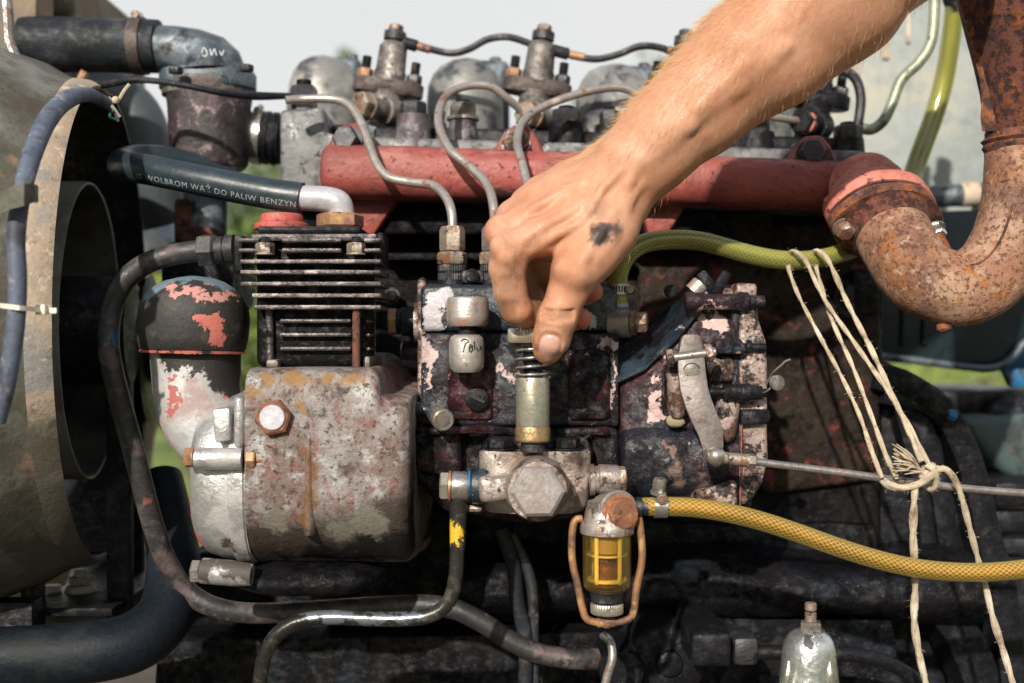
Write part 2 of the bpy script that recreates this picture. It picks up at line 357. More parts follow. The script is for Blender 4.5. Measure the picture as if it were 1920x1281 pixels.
m_steel = mat('worn_steel', (.34, .315, .295), .36, .75, var=.3, vs=40, layers=(((.18, .105, .075), .57, 60, .06, .6, .2, .1), ((.03, .027, .027), .63, 120, .04, .5, 0, .2), ((.44, .42, .40), .62, 50, .05, .35, .8, 0)), bump=.4, bs=420, bd=.0004)
m_pipe = mat('fuel_pipe_steel', (.40, .36, .33), .38, .6, var=.3, vs=30, layers=(((.19, .095, .065), .585, 42, .04, .65, .1, .1), ((.045, .038, .036), .63, 80, .03, .6, 0, .1), ((.50, .42, .30), .66, 60, .03, .5, .2, 0)), bump=.4, bs=420, bd=.0004)
m_nut = mat('tarnished_nut', (.36, .30, .25), .42, .6, var=.35, vs=50, layers=(((.20, .095, .05), .54, 80, .05, .65, .15, .2), ((.03, .025, .025), .58, 120, .04, .5, 0, .3), ((.42, .22, .05), .66, 90, .03, .7, 0, .2)), bump=.6, bs=420, bd=.0005)
m_rustwire = mat('rusty_wire', (.30, .15, .07), .6, .3, var=.4, vs=40, layers=(((.08, .05, .04), .56, 30, .08, .6, .2, .2), ((.45, .27, .11), .60, 60, .05, .6, .3, 0)), bump=.6, bs=420, bd=.0004)
m_dnut = mat('dark_nut', (.035, .035, .040), .42, .3, var=.4, vs=50, layers=(((.16, .14, .135), .60, 80, .05, .45, .5, -.1), ((.14, .05, .03), .64, 70, .03, .7, 0, .2), ((.008, .008, .009), .57, 60, .05, .4, 0, .2)), bump=.6, bs=360, bd=.0006, coat=0.35)
m_rustnut = mat('rusty_plug', (.20, .082, .045), .75, .1, var=.4, vs=50, layers=(((.36, .16, .06), .56, 90, .05, .8, 0, .2), ((.06, .03, .025), .60, 120, .04, .7, 0, -.3)), bump=.8, bs=420, bd=.0006)
m_brassnut = mat('yellowed_nut', (.36, .20, .11), .48, .35, var=.35, vs=50, layers=(((.45, .30, .06), .60, 70, .04, .6, .1, .2), ((.22, .10, .085), .55, 60, .06, .6, .2, 0), ((.05, .035, .03), .62, 130, .03, .5, 0, .3)), bump=.5, bs=380, bd=.0005)
m_chrome = mat('greasy_bright_steel', (.56, .54, .50), .24, .9, var=.25, vs=40, layers=(((.20, .15, .10), .58, 45, .07, .4, .5, 0), ((.03, .026, .02), .645, 110, .03, .4, .1, .2)), bump=.3, bs=380, bd=.0004)
m_barrel = mat('primer_barrel_steel', (.58, .55, .48), .27, .8, var=.25, vs=40, layers=(((.34, .30, .22), .55, 36, .07, .4, .6, 0), ((.05, .042, .03), .655, 120, .03, .5, 0, .2), ((.10, .07, .045), .63, 54, .04, .5, 0, .1)), bump=.3, bs=380, bd=.0004)
m_cap = mat('breather_cap_metal', (.60, .55, .52), .34, .7, var=.25, vs=40, layers=(((.50, .22, .12), .61, 40, .05, .5, .3, 0), ((.04, .03, .028), .63, 60, .03, .5, 0, .2), ((.35, .33, .30), .56, 50, .06, .5, .4, 0)), bump=.4, bs=380, bd=.0005)
m_alu = mat('grey_lilac_paint', (.40, .39, .43), .42, .1, var=.15, vs=40, layers=(((.07, .06, .06), .69, 90, .02, .5, 0, 0), ((.50, .49, .53), .58, 60, .05, .4, .1, 0)), bump=.4, bs=300, bd=.0005)
m_redplug = mat('red_plug_paint', (.42, .085, .07), .55, var=.3, vs=50, layers=(((.33, .21, .19), .58, 60, .05, .6, 0, -.2), ((.05, .03, .03), .61, 90, .04, .6, 0, .2)), bump=.6, bs=300)
m_headgrey = mat('grimy_grey_head', (.17, .17, .175), .5, .2, var=.4, vs=30, layers=(((.05, .05, .055), .53, 40, .07, .5, 0, .1), ((.36, .36, .36), .60, 60, .05, .45, .3, 0), ((.15, .05, .05), .66, 50, .03, .6, 0, 0), ((.012, .012, .014), .62, 90, .04, .4, 0, .3)), bump=.8, bs=260, bd=.0007)
m_boss = mat('stud_boss_paint', (.085, .07, .085), .42, .1, var=.4, vs=40, layers=(((.20, .18, .20), .57, 50, .06, .4, .2, 0), ((.22, .05, .055), .62, 50, .04, .5, 0, 0), ((.02, .018, .02), .56, 80, .05, .4, 0, .2)), bump=.6, bs=280)
m_cover = mat('valve_cover_metal', (.21, .21, .20), .45, .2, var=.3, vs=24, layers=(((.38, .38, .34), .58, 24, .08, .4, .2, 0), ((.050, .050, .065), .53, 22, .05, .4, .1, .1), ((.24, .10, .11), .67, 60, .03, .5, 0, 0), ((.02, .02, .024), .64, 60, .04, .4, 0, .2)), bump=.5, bs=240, bd=.0007)
m_inj = mat('injector_metal', (.20, .18, .165), .45, .45, var=.4, vs=40, layers=(((.06, .05, .05), .54, 46, .07, .5, .1, .1), ((.34, .09, .075), .655, 60, .03, .6, 0, 0), ((.38, .36, .32), .61, 60, .05, .4, .5, 0), ((.02, .02, .022), .63, 100, .03, .5, 0, .2)), bump=.6, bs=300)
m_clampd = mat('brown_clamp', (.085, .062, .058), .5, .2, var=.4, vs=40, layers=(((.22, .20, .17), .57, 40, .07, .5, .3, 0), ((.03, .024, .024), .57, 80, .05, .5, 0, .2)), bump=.7, bs=300)
m_blk = mat('black_casting', (.010, .010, .0125), .40, .1, var=.4, vs=30, layers=(((.024, .027, .036), .59, 34, .07, .4, .1, 0), ((.09, .085, .085), .70, 80, .04, .5, .3, 0), ((.08, .028, .028), .69, 50, .03, .6, 0, 0)), bump=.7, bs=240, bd=.0008, spec=(.08, .4), coat=0.3)
m_thermo = mat('thermostat_paint', (.045, .035, .040), .45, .1, var=.4, vs=26, layers=(((.11, .075, .085), .56, 30, .06, .5, .1, 0), ((.30, .22, .235), .60, 46, .03, .5, .1, -.2), ((.018, .015, .015), .57, 44, .06, .4, 0, .2), ((.20, .11, .06), .68, 60, .03, .7, 0, 0)), bump=.7, bs=260)
m_elbow = mat('blue_grey_elbow', (.075, .095, .115), .34, .25, var=.4, vs=26, layers=(((.20, .24, .27), .57, 26, .08, .35, .3, 0), ((.02, .02, .024), .58, 50, .06, .4, 0, .2), ((.18, .10, .06), .66, 60, .04, .6, 0, 0)), bump=.6, bs=240)
m_rub = mat('cracked_rubber', (.016, .019, .024), .48, var=.4, vs=24, layers=(((.055, .058, .066), .58, 26, .10, .6, 0, 0), ((.08, .045, .03), .68, 40, .05, .7, 0, 0), ((.16, .16, .17), .74, 200, .02, .7, 0, .1)), bump=.55, bs=300, spec=(.15, .45))
m_hoseblk = mat('fuel_hose_rubber', (.018, .030, .040), .36, var=.2, vs=30, layers=(((.05, .065, .08), .62, 26, .12, .45, 0, 0), ((.20, .20, .20), .76, 240, .02, .6, 0, 0)), bump=.2, bs=320, bd=.0004)
m_bighose = mat('dusty_big_hose', (.006, .0095, .015), .5, var=.35, vs=24, layers=(((.016, .02, .022), .60, 20, .10, .6, 0, 0), ((.22, .24, .26), .745, 260, .02, .6, 0, 0)), bump=.4, bs=300, spec=.22)
m_greyhose = mat('grey_coolant_hose', (.055, .065, .072), .45, var=.25, vs=20, bump=.2, bs=200)
m_duct = mat('dusty_blue_tube', (.085, .105, .155), .6, var=.35, vs=40, layers=(((.30, .30, .31), .60, 90, .08, .8, 0, .1), ((.03, .035, .05), .57, 30, .08, .6, 0, 0)), bump=.4, bs=300)
m_shroud = mat('dirty_shroud_steel', (.085, .082, .062), .5, .15, var=.4, vs=14, layers=(((.20, .195, .175), .56, 12, .10, .5, .2, 0), ((.055, .045, .032), .56, 18, .09, .7, 0, 0), ((.22, .135, .085), .655, 24, .06, .85, 0, .1), ((.03, .03, .03), .66, 160, .04, .7, 0, .1)), bump=.6, bs=220)
m_lip = mat('dusty_tan_lip', (.34, .265, .20), .75, var=.35, vs=26, layers=(((.22, .215, .205), .56, 22, .07, .6, .1, 0), ((.12, .085, .06), .61, 60, .05, .8, 0, 0), ((.50, .42, .33), .60, 80, .06, .85, 0, 0)), spots=(([W(80, 960, -.03), W(110, 1040, .02), W(70, 860, -.07)], [.05, .05, .03], (.075, .068, .050), .7, 0, 0, .5),), bump=.7, bs=340)
m_fan = mat('fan_grey', (.19, .185, .17), .5, .2, var=.3, vs=16, layers=(((.10, .095, .085), .54, 20, .10, .5, .2, 0), ((.10, .05, .03), .66, 40, .04, .8, 0, 0)), bump=.4, bs=200)
m_tan = mat('dusty_radiator', (.21, .15, .10), .8, var=.4, vs=20, layers=(((.12, .11, .095), .55, 20, .08, .7, 0, 0), ((.30, .17, .09), .61, 40, .06, .85, 0, 0)), bump=.7, bs=260)
m_olive = mat('olive_tank', (.10, .098, .078), .5, .1, var=.3, vs=20, layers=(((.19, .17, .13), .60, 26, .08, .6, 0, 0),), bump=.3)
m_pale = mat('pale_dusty_steel', (.44, .36, .27), .7, var=.3, vs=30, layers=(((.60, .54, .45), .57, 40, .08, .7, 0, 0), ((.30, .14, .08), .62, 60, .05, .8, 0, 0)), bump=.4)
m_paleblue = mat('chalky_blue', (.30, .45, .56), .55, var=.3, vs=30, layers=(((.62, .60, .55), .55, 22, .08, .6, 0, 0), ((.03, .14, .27), .60, 30, .06, .5, 0, 0)), bump=.3)
m_tank = mat('grey_tank_paint', (.28, .31, .305), .5, .1, var=.2, vs=12, layers=(((.38, .365, .30), .56, 9, .10, .6, 0, 0), ((.21, .24, .255), .57, 16, .08, .5, .1, 0), ((.25, .11, .055), .70, 30, .03, .8, 0, .1), ((.12, .12, .12), .70, 60, .03, .6, 0, 0)), bump=.4, bs=120)
m_teal = mat('teal_black_cab', (.005, .017, .024), .45, .1, var=.35, vs=16, layers=(((.014, .032, .042), .58, 20, .09, .5, 0, 0), ((.004, .01, .012), .60, 26, .06, .5, 0, 0)), bump=.5, bs=140)
m_blue = mat('blue_chassis_paint', (.012, .12, .27), .5, var=.4, vs=30, layers=(((.015, .02, .03), .57, 40, .04, .6, 0, 0), ((.10, .28, .42), .66, 50, .04, .6, 0, 0)), bump=.5)
m_tealred = mat('flaked_teal_red', (.045, .075, .075), .6, var=.35, vs=24, layers=(((.03, .035, .038), .53, 30, .05, .6, 0, .2), ((.19, .03, .028), .60, 40, .02, .6, 0, -.2), ((.06, .08, .08), .62, 60, .05, .6, 0, 0)), bump=.6)
m_string = mat('hemp_twine', (.46, .385, .28), .9, var=.4, vs=60, layers=(((.24, .17, .11), .57, 60, .08, .9, 0, 0), ((.60, .54, .45), .60, 50, .08, .85, 0, 0)), bump=.5, bs=900, bd=.0003)
m_zip = mat('zip_tie_plastic', (.72, .66, .55), .4, var=.12, vs=40, bump=.1)
m_gask = mat('black_gasket', (.012, .013, .018), .5, var=.3, bump=.4)
m_copper = mat('copper_washer', (.62, .28, .16), .35, .7, var=.3, vs=80, bump=.3)
m_oilpipe = mat('oil_pipe_steel', (.035, .033, .030), .26, .45, var=.4, vs=26, layers=(((.33, .37, .42), .60, 26, .04, .3, .7, 0), ((.07, .062, .05), .58, 70, .06, .4, .2, 0)),
    spots=(([W(857, 995, -.055), W(852, 1008, -.055)], [(.006, .05, .0055), (.004, .05, .007)], (.62, .38, .03), .5, 0, .2, .1), ([W(640, 1155, -.05), W(700, 1156, -.05), W(755, 1156, -.05), W(590, 1150, -.05)], [(.014, .05, .0035)]*4, (.20, .225, .26), .25, .6, 0, .3)), bump=.35, bs=300, bd=.0005)  # the long pale spots paint a highlight along the pipe's lower run
m_cpipe = mat('compressor_pipe_paint', (.028, .027, .029), .48, .1, var=.4, vs=26, layers=(((.10, .075, .072), .55, 40, .06, .55, .1, 0), ((.16, .13, .125), .635, 60, .04, .5, .2, 0), ((.16, .055, .045), .66, 44, .03, .6, 0, 0)),
    spots=(([W(203, 630, 0), W(206, 650, 0)], [.008, .006], (.03, .11, .18), .5, 0, .1, .15), ([W(300, 480, .02), W(235, 545, .01), W(330, 468, .02)], [.012, .010, .008], (.09, .125, .15), .4, 0, .1, .2)), bump=.5, bs=300, coat=0.35)
m_glassy = None
def clear(name, col, rough, ior, tint_w=1.0):
    t = NT(name); b = t.b; b.inputs['Base Color'].default_value = c4(col); b.inputs['Roughness'].default_value = rough
    b.inputs['Transmission Weight'].default_value = tint_w; b.inputs['IOR'].default_value = ior; return t.m
m_bowl = clear('amber_bowl_glass', (1.0, .90, .58), .02, 1.22, 1.0)
def plain(name, col, rough=.5, metal=0, sss=0, trans=0):
    t = NT(name); b = t.b; b.inputs['Base Color'].default_value = c4(col); b.inputs['Roughness'].default_value = rough; b.inputs['Metallic'].default_value = metal
    if sss: b.inputs['Subsurface Weight'].default_value = sss; b.inputs['Subsurface Radius'].default_value = (.01, .006, .002); b.inputs['Subsurface Scale'].default_value = .4
    return t.m
m_strain = plain('yellow_strainer_plastic', (.80, .61, .27), .4, sss=.2)
m_amber = plain('amber_filter', (.30, .19, .08), .5, sss=.2)
m_print = plain('hose_print', (.30, .33, .35), .6)
m_ink = plain('black_ink', (.012, .012, .012), .5)
m_white = plain('pale_scratch', (.62, .66, .70), .6)
m_spring = mat('spring_wire', (.50, .46, .40), .3, .85, var=.3, vs=60, layers=(((.06, .05, .045), .58, 120, .05, .5, .2, 0),), bump=.2)
def hose_mat(name, c_in, c_edge, c_thread, pitch, count, low):
    """reinforced see-through hose: two families of pale threads wound both ways, embedded in tinted plastic"""
    t = NT(name); b = t.b
    uvn = t.t.nodes.new('ShaderNodeUVMap'); uvn.uv_map = 'UVMap'
    sp = t.t.nodes.new('ShaderNodeSeparateXYZ'); t.t.links.new(uvn.outputs[0], sp.inputs[0])
    u = t.math('MULTIPLY', sp.outputs[0], count / pitch); v = t.math('MULTIPLY', sp.outputs[1], count)
    def fam(s):
        q = t.math('FRACT', t.math('ADD', u, t.math('MULTIPLY', v, s)))
        return t.math('ABSOLUTE', t.math('SUBTRACT', q, .5))
    d = t.math('MINIMUM', fam(1), fam(-1)); th = t.math('SUBTRACT', 1.0, t.step(d, .03, .075))
    nz = t.noise(t.pos, 24, 4); base = t.mix(t.step(nz, .38, .62), c4(c_in), c4(c_edge))
    nz2 = t.noise(t.pos, 60, 6); base = t.mix(t.math('MULTIPLY', t.step(nz2, .58, .7), .6), base, c4(low))
    th = t.math('MULTIPLY', th, t.fmix(t.step(t.noise(t.pos, 40, 3), .3, .6), .5, 1.0))
    t.set(b.inputs['Base Color'], t.mix(th, base, c4(c_thread)))
    b.inputs['Roughness'].default_value = .26; b.inputs['Coat Weight'].default_value = .4; b.inputs['Coat Roughness'].default_value = .15
    b.inputs['Subsurface Weight'].default_value = .35; b.inputs['Subsurface Radius'].default_value = (.012, .008, .002); b.inputs['Subsurface Scale'].default_value = .5
    bn = t.t.nodes.new('ShaderNodeBump'); bn.inputs['Strength'].default_value = .25; bn.inputs['Distance'].default_value = .0005
    t.set(bn.inputs['Height'], th); t.set(b.inputs['Normal'], bn.outputs[0]); return t.m

def see_through(name, tint, body, lo, hi, rough):
    """clear tinted plastic or glass: light passes straight through, thicker towards its edges"""
    t = NT(name); b = t.b; b.inputs['Base Color'].default_value = c4(body); b.inputs['Roughness'].default_value = rough
    b.inputs['Subsurface Weight'].default_value = .3; b.inputs['Subsurface Radius'].default_value = (.01, .007, .002); b.inputs['Subsurface Scale'].default_value = .4
    tr = t.t.nodes.new('ShaderNodeBsdfTransparent'); tr.inputs[0].default_value = c4(tint)
    lw = t.t.nodes.new('ShaderNodeLayerWeight'); lw.inputs['Blend'].default_value = .35
    gl = t.t.nodes.new('ShaderNodeBsdfGlossy'); gl.inputs['Roughness'].default_value = rough*.6
    m1 = t.t.nodes.new('ShaderNodeMixShader'); m2 = t.t.nodes.new('ShaderNodeMixShader')
    t.set(m1.inputs[0], t.fmix(lw.outputs['Facing'], lo, hi)); t.t.links.new(tr.outputs[0], m1.inputs[1]); t.t.links.new(b.outputs[0], m1.inputs[2])
    t.set(m2.inputs[0], t.math('MULTIPLY_ADD', lw.outputs['Fresnel'], .5, .035)); t.t.links.new(m1.outputs[0], m2.inputs[1]); t.t.links.new(gl.outputs[0], m2.inputs[2])
    t.t.links.new(m2.outputs[0], t.out.inputs[0]); return t.m
m_yshell = see_through('amber_hose_plastic', (1.0, .90, .55), (.50, .38, .08), .05, .50, .20)
m_gshell = see_through('green_hose_plastic', (.94, .93, .50), (.50, .50, .18), .20, .60, .20)
m_bowl = see_through('amber_bowl_glass', (1.0, .94, .72), (.55, .38, .09), .01, .16, .05)
m_ycore = mat('amber_fuel', (.24, .115, .022), .4, var=.35, vs=20, layers=(((.30, .15, .02), .56, 16, .10, .4, 0, 0), ((.08, .04, .012), .62, 40, .06, .4, 0, 0)), bump=0)
m_gcore = mat('green_hose_inside', (.25, .245, .06), .4, var=.3, vs=20, layers=(((.17, .19, .045), .56, 16, .10, .4, 0, 0),), bump=0)
m_ythread = plain('pale_braid_thread', (.76, .70, .52), .5)
m_gthread = plain('green_braid_thread', (.60, .61, .38), .5)
def braided(t, path, r, shell, core, thread, count=12, pitch=.0504, res=12, tw=.00020, blend=1.0):
    """a clear hose built as it is: wall, crossed reinforcing threads inside it, and what fills the bore"""
    g = G(); g.tube(path, r, 28, res); P('hose_wall', g, shell, t)
    rr = [q*.80 for q in r]; g = G(); g.tube(path, rr, 24, res); P('hose_bore', g, core, t)
    C = catmull(path, res*3); m = len(C); T_ = [(C[min(i+1, m-1)] - C[max(i-1, 0)]).normalized() for i in range(m)]
    u, v, _ = basis(T_[0]); fr = []; L = 0
    for i in range(m):
        if i:
            L += (C[i]-C[i-1]).length; u = T_[i-1].rotation_difference(T_[i]) @ u; u = (u - T_[i]*u.dot(T_[i])).normalized(); v = T_[i].cross(u)
        f = i/(m-1)*(len(r)-1); a = int(min(f, len(r)-2)); fr.append((C[i], u.copy(), v.copy(), (r[a]+(r[a+1]-r[a])*(f-a))*.91, L))
    g = G()
    for s in (1, -1):
        for k in range(count):
            rows = []
            for c, uu, vv, q, l in fr:
                for_ang = 2*math.pi*(k/count + s*l/pitch); w = tw/q
                rows.append([c + (uu*math.cos(for_ang+o) + vv*math.sin(for_ang+o))*(q+h) for o, h in ((-w, 0), (0, tw), (w, 0))])
            g.loft(rows, cap=False, closed=False)
    P('braid', g, thread, t, ang=180)

m_gov = mat('governor_paint', (.024, .011, .015), .26, var=.4, vs=16, layers=(
    ((.050, .008, .012), .54, 16, .06, .3, 0, 0), ((.016, .026, .040), .57, 26, .08, .26, 0, .1), ((.007, .006, .007), .58, 40, .06, .3, 0, .5), ((.48, .34, .30), .685, 90, .02, .5, .15, -.7)),
    spots=(([W(1192, 666, -.012), W(1212, 678, -.012), W(1243, 655, -.012), W(1236, 705, -.012), W(1228, 752, -.012), W(1234, 776, -.012), W(1330, 603, -.012), W(1352, 612, -.012), W(1308, 590, -.012), W(1345, 574, -.012)],
            [(.0085, .03, .0026), (.0045, .03, .0062), (.0042, .03, .0058), (.0026, .03, .004), (.0052, .03, .0052), (.0062, .03, .0046), (.0082, .03, .0042), (.0062, .03, .0052), (.0042, .03, .0034), (.0082, .03, .0019)], (.60, .43, .41), .5, .1, -.8, .06),
           ([W(1268, 850, -.05), W(1275, 885, -.05), W(1285, 915, -.05), W(1340, 935, -.05), W(1325, 915, -.05)], [(.0035, .03, .009), (.005, .03, .008), (.005, .03, .008), (.010, .03, .008), (.006, .03, .006)], (.34, .22, .17), .5, .1, -.6, .45)), bump=.8, bs=210, bd=.0010, spec=(.15, .7), coat=0.8)
m_drum = mat('governor_drum_paint', (.012, .012, .018), .26, var=.4, vs=16, layers=(
    ((.035, .010, .012), .60, 16, .06, .3, 0, 0), ((.016, .026, .040), .57, 26, .08, .26, 0, .1), ((.007, .006, .007), .58, 40, .06, .3, 0, .5), ((.48, .34, .30), .685, 90, .02, .5, .15, -.7)),
    spots=(([W(1192, 666, -.012), W(1212, 678, -.012), W(1243, 655, -.012), W(1236, 705, -.012), W(1228, 752, -.012), W(1234, 776, -.012), W(1330, 603, -.012), W(1352, 612, -.012), W(1308, 590, -.012), W(1345, 574, -.012)],
            [(.0085, .03, .0026), (.0045, .03, .0062), (.0042, .03, .0058), (.0026, .03, .004), (.0052, .03, .0052), (.0062, .03, .0046), (.0082, .03, .0042), (.0062, .03, .0052), (.0042, .03, .0034), (.0082, .03, .0019)], (.60, .43, .41), .5, .1, -.8, .06),
           ([W(1268, 850, -.05), W(1275, 885, -.05), W(1285, 915, -.05), W(1340, 935, -.05), W(1325, 915, -.05)], [(.0035, .03, .009), (.005, .03, .008), (.005, .03, .008), (.010, .03, .008), (.006, .03, .006)], (.34, .22, .17), .5, .1, -.6, .45)), bump=.8, bs=210, bd=.0010, spec=(.15, .7), coat=0.9)

m_cast = mat('greasy_bare_casting', (.43, .375, .345), .30, .6, var=.3, vs=26, layers=(
    ((.16, .095, .065), .53, 34, .10, .45, .3, 0), ((.045, .028, .022), .575, 44, .07, .45, .1, .2), ((.55, .46, .43), .60, 70, .04, .38, .3, 0), ((.025, .016, .014), .61, 150, .03, .4, .1, .4)), bump=.6, bs=260, bd=.0007, coat=0.4)
m_plugf = mat('scuffed_plug_face', (.40, .365, .355), .36, .55, var=.25, vs=50, layers=(((.28, .22, .20), .55, 50, .08, .45, .4, 0), ((.06, .045, .04), .66, 130, .03, .5, .1, 0)), bump=.35, bs=420, bd=.0004)
m_lever = mat('brown_stained_steel', (.20, .175, .165), .46, .5, var=.3, vs=40, layers=(((.11, .062, .042), .55, 50, .08, .5, .2, 0), ((.30, .275, .265), .61, 40, .06, .4, .6, 0), ((.03, .024, .022), .63, 120, .03, .5, .1, .2)), bump=.45, bs=360, bd=.0005)
# ------------------------------------------------------------------ ground and far greenery
def far_ground():
    t = NT('meadow_grass'); n = t.noise(t.pos, .5, 6); n2 = t.noise(t.pos, 6, 5)
    c = t.mix(t.step(n, .4, .6), (.13, .20, .03, 1), (.24, .27, .07, 1)); c = t.mix(t.step(n2, .55, .7), c, (.33, .30, .16, 1))
    d = t.vmath('LENGTH', t.vmath('MULTIPLY', t.pos, (1, 1, 0)))
    d = t.math('ADD', d, t.math('MULTIPLY', n2, 2.5))
    added_dark_soil = t.mix(t.step(t.noise(t.pos, 14, 6), .4, .65), (.045, .036, .028, 1), (.085, .068, .05, 1))  # near ground darkened as soil to keep green bounce off the engine
    c = t.mix(t.step(d, 4.5, 7.5), added_dark_soil, c)
    t.set(t.b.inputs['Base Color'], c); t.b.inputs['Roughness'].default_value = .9
    g = G(); N = 48; L = 900.0
    xs = [math.copysign(abs(i/N*2-1)**3, i/N*2-1)*L for i in range(N+1)]
    V = [[g.bm.verts.new((x, y, 0)) for x in xs] for y in xs]
    for i in range(N):
        for j in range(N): g.face((V[i][j], V[i][j+1], V[i+1][j+1], V[i+1][j]))
    tag(_link('ground', mesh_of('ground', g, t.m, (0, 0, 0)), (0, 0, 0), None), kind='structure')
far_ground()
def leaf_mat(name, a, b_):
    t = NT(name); n = t.noise(t.pos, 1.3, 4); c = t.mix(t.step(n, .38, .62), c4(a), c4(b_))
    t.set(t.b.inputs['Base Color'], c); t.b.inputs['Roughness'].default_value = .6
    t.b.inputs['Subsurface Weight'].default_value = 0
    return t.m
m_leaf_hazed = leaf_mat('hazed_tree_leaves', (.13, .18, .10), (.22, .27, .16)); m_leaf2 = leaf_mat('bush_leaves', (.13, .20, .035), (.25, .30, .06))  # tree leaves paled in colour to stand for distance haze
m_leafd = leaf_mat('added_wood_leaves', (.030, .050, .018), (.06, .085, .03))
m_bark = mat('bark', (.10, .075, .05), .9, vs=4, bs=20, bd=.01)
def crown(ctr, rad, n, ls, clumps):
    C = [(Vector(ctr) + Vector((rng.normal(0, .42)*rad[0], rng.normal(0, .42)*rad[1], rng.normal(0, .42)*rad[2])), rng.uniform(.22, .45)) for _ in range(clumps)]
    g = G(); per = n // clumps
    for c, k in C:
        for _ in range(per):
            d = rng.normal(size=3); d /= np.linalg.norm(d); q = c + Vector((d[0]*rad[0], d[1]*rad[1], d[2]*rad[2])) * (k * rng.uniform(.4, 1)**.5)
            a = Vector(rng.normal(size=3)).normalized()*ls; b = a.cross(Vector(rng.normal(size=3))).normalized()*ls*.5
            g.face([g.bm.verts.new(p) for p in (q-a, q+b, q+a, q-b)])
    return g
def tree(x, y, h, w, label, n=2600, name='broadleaf_tree', cat='tree', grp='trees beyond the engine', lm=None):
    t = T(name, label, cat, (x, y, 0), grp)
    g = G(); g.tube([(x, y, -.1), (x+.1, y, h*.3), (x-.05, y, h*.62), (x, y, h*.88)], [w*.07, w*.05, w*.03, .02], 8, 5)
    for a in range(6):
        z = h*(.35+.08*a); an = a*2.4
        g.tube([(x, y, z), (x+math.cos(an)*w*.25, y+math.sin(an)*w*.25, z+h*.1), (x+math.cos(an)*w*.42, y+math.sin(an)*w*.42, z+h*.17)], [w*.025, w*.015, .008], 6, 4)
    P('trunk', g, m_bark, t)
    P('crown', crown((x, y, h*.62), (w*.62, w*.62, h*.42), n, h*.030, 22), lm or m_leaf_hazed, t, ang=180)
def at(px, py, d):                                       # point d metres away
    return W(px, py, d-.8)
tree(at(640, 640, 38).x, 38, 9.6, 3.6, 'pale hazy tree rising behind the leftmost domed valve cover')
tree(at(905, 640, 34).x, 34, 8.6, 4.6, 'hazy broad tree between the first and second injectors')
tree(at(1165, 640, 40).x, 40, 9.4, 5.4, 'hazy tree behind the domed valve cover under the forearm')
tree(at(500, 640, 30).x, 30, 6.6, 3.4, 'low round tree seen between thermostat housing and cylinder head')
tree(at(280, 640, 26).x, 26, 5.2, 4.6, 'wide low tree seen past the curved grey coolant hose')
for (px, d, w, h, lb) in ((300, 7.5, 2.0, 2.1, 'sunlit yellow green bush glimpsed left of the finned compressor'), (460, 9.0, 2.4, 2.0, 'sunlit bush glimpsed under the printed fuel hose'), (1790, 16, 6.5, 1.1, 'low sunlit bush showing through the gap under the dark cab box')):
    x = at(px, 640, d).x; t = T('bush', lb, 'bush', (x, d, 0), 'bushes behind the engine')
    g = G()
    for a in range(5): g.tube([(x, d, -.05), (x+math.cos(a*1.3)*w*.15, d+math.sin(a*1.3)*w*.15, h*.45), (x+math.cos(a*1.3)*w*.3, d+math.sin(a*1.3)*w*.3, h*.8)], [.03, .02, .008], 6, 4)
    P('trunk', g, m_bark, t); P('crown', crown((x, d, h*.55), (w*.62, w*.4, h*.5), 1800, .06, 16), m_leaf2, t, ang=180)

# dark wood edge added behind the camera, unseen, to darken reflections in bright metal
g = G()
for _ in range(9000):
    a = R(rng.uniform(70, 290)); rad = rng.uniform(19, 23); x, y = math.sin(a)*rad, math.cos(a)*rad
    top = 4.6 + 1.0*mnoise.noise(Vector((x*.35, y*.35, 0))) + .5*mnoise.noise(Vector((x*1.1, y*1.1, 4)))
    q = Vector((x, y, rng.uniform(0, 1)**.8*top)); u_ = Vector(rng.normal(size=3)).normalized()*.34; v_ = u_.cross(Vector(rng.normal(size=3))).normalized()*.22
    g.face([g.bm.verts.new(p) for p in (q-u_, q+v_, q+u_, q-v_)])
tag(_link('added_wood_edge', mesh_of('added_wood_edge', g, m_leafd, (0, 0, 0), smooth=False), (0, 0, 0), None), 'unseen dark wood edge added behind the camera to darken metal reflections', 'wood', kind='stuff')

# ------------------------------------------------------------------ helpers for fittings
def bolt(parent, p, axis, r, h, m=None, washer=1.25, rot=0.0, name='bolt', shank=0.0):
    g = G(); g.hex(p, axis, r, h, rot, washer=washer)
    if shank: g.thread(Vector(p)+Vector(axis).normalized()*h, axis, r*.52, shank, .0011)
    return P(name, g, m or m_dnut, parent)
def band(parent, pts_c, axis, r, w, m=None, name='hose_clamp', screw=(0, 0, 1), slots=True):
    """worm clamp: band with slots, a screw housing, a slotted screw head"""
    u, v, a = basis(axis); c = Vector(pts_c); g = G()
    g.lathe(c - a*w/2, a, [(0, r), (0, r+.0008), (w, r+.0008), (w, r)], 40)
    o = P(name, g, m or m_steel, parent)
    s = Vector(screw).normalized(); s = (s - a*s.dot(a)).normalized(); t = a.cross(s)
    g = G(); q = c + s*(r+.0022)
    g.cyl(q - t*.0065, q + t*.0055, .0030, n=14); g.box(q - s*.002, (.001, .001, .001))
    P('screw_housing', g, m_chrome, o)
    g = G(); g.hex(q + t*.0055, t, .0036, .0035); P('screw', g, m_nut, o)
    if slots:
        g = G()
        for k in range(-5, 6):
            an = k*.2; d = u*math.cos(an) + v*math.sin(an)
            for j in range(1):
                ang = math.atan2((-Vector((0, 1, 0))).dot(v), (-Vector((0, 1, 0))).dot(u)) + k*.24
                d = u*math.cos(ang) + v*math.sin(ang); tt = a.cross(d)
                M = Matrix((a, tt, d)).transposed()
                g.box(c + d*(r+.00085), (w*.55, .0010, .0004), M)
        P('slot', g, m_ink, o)
    return o
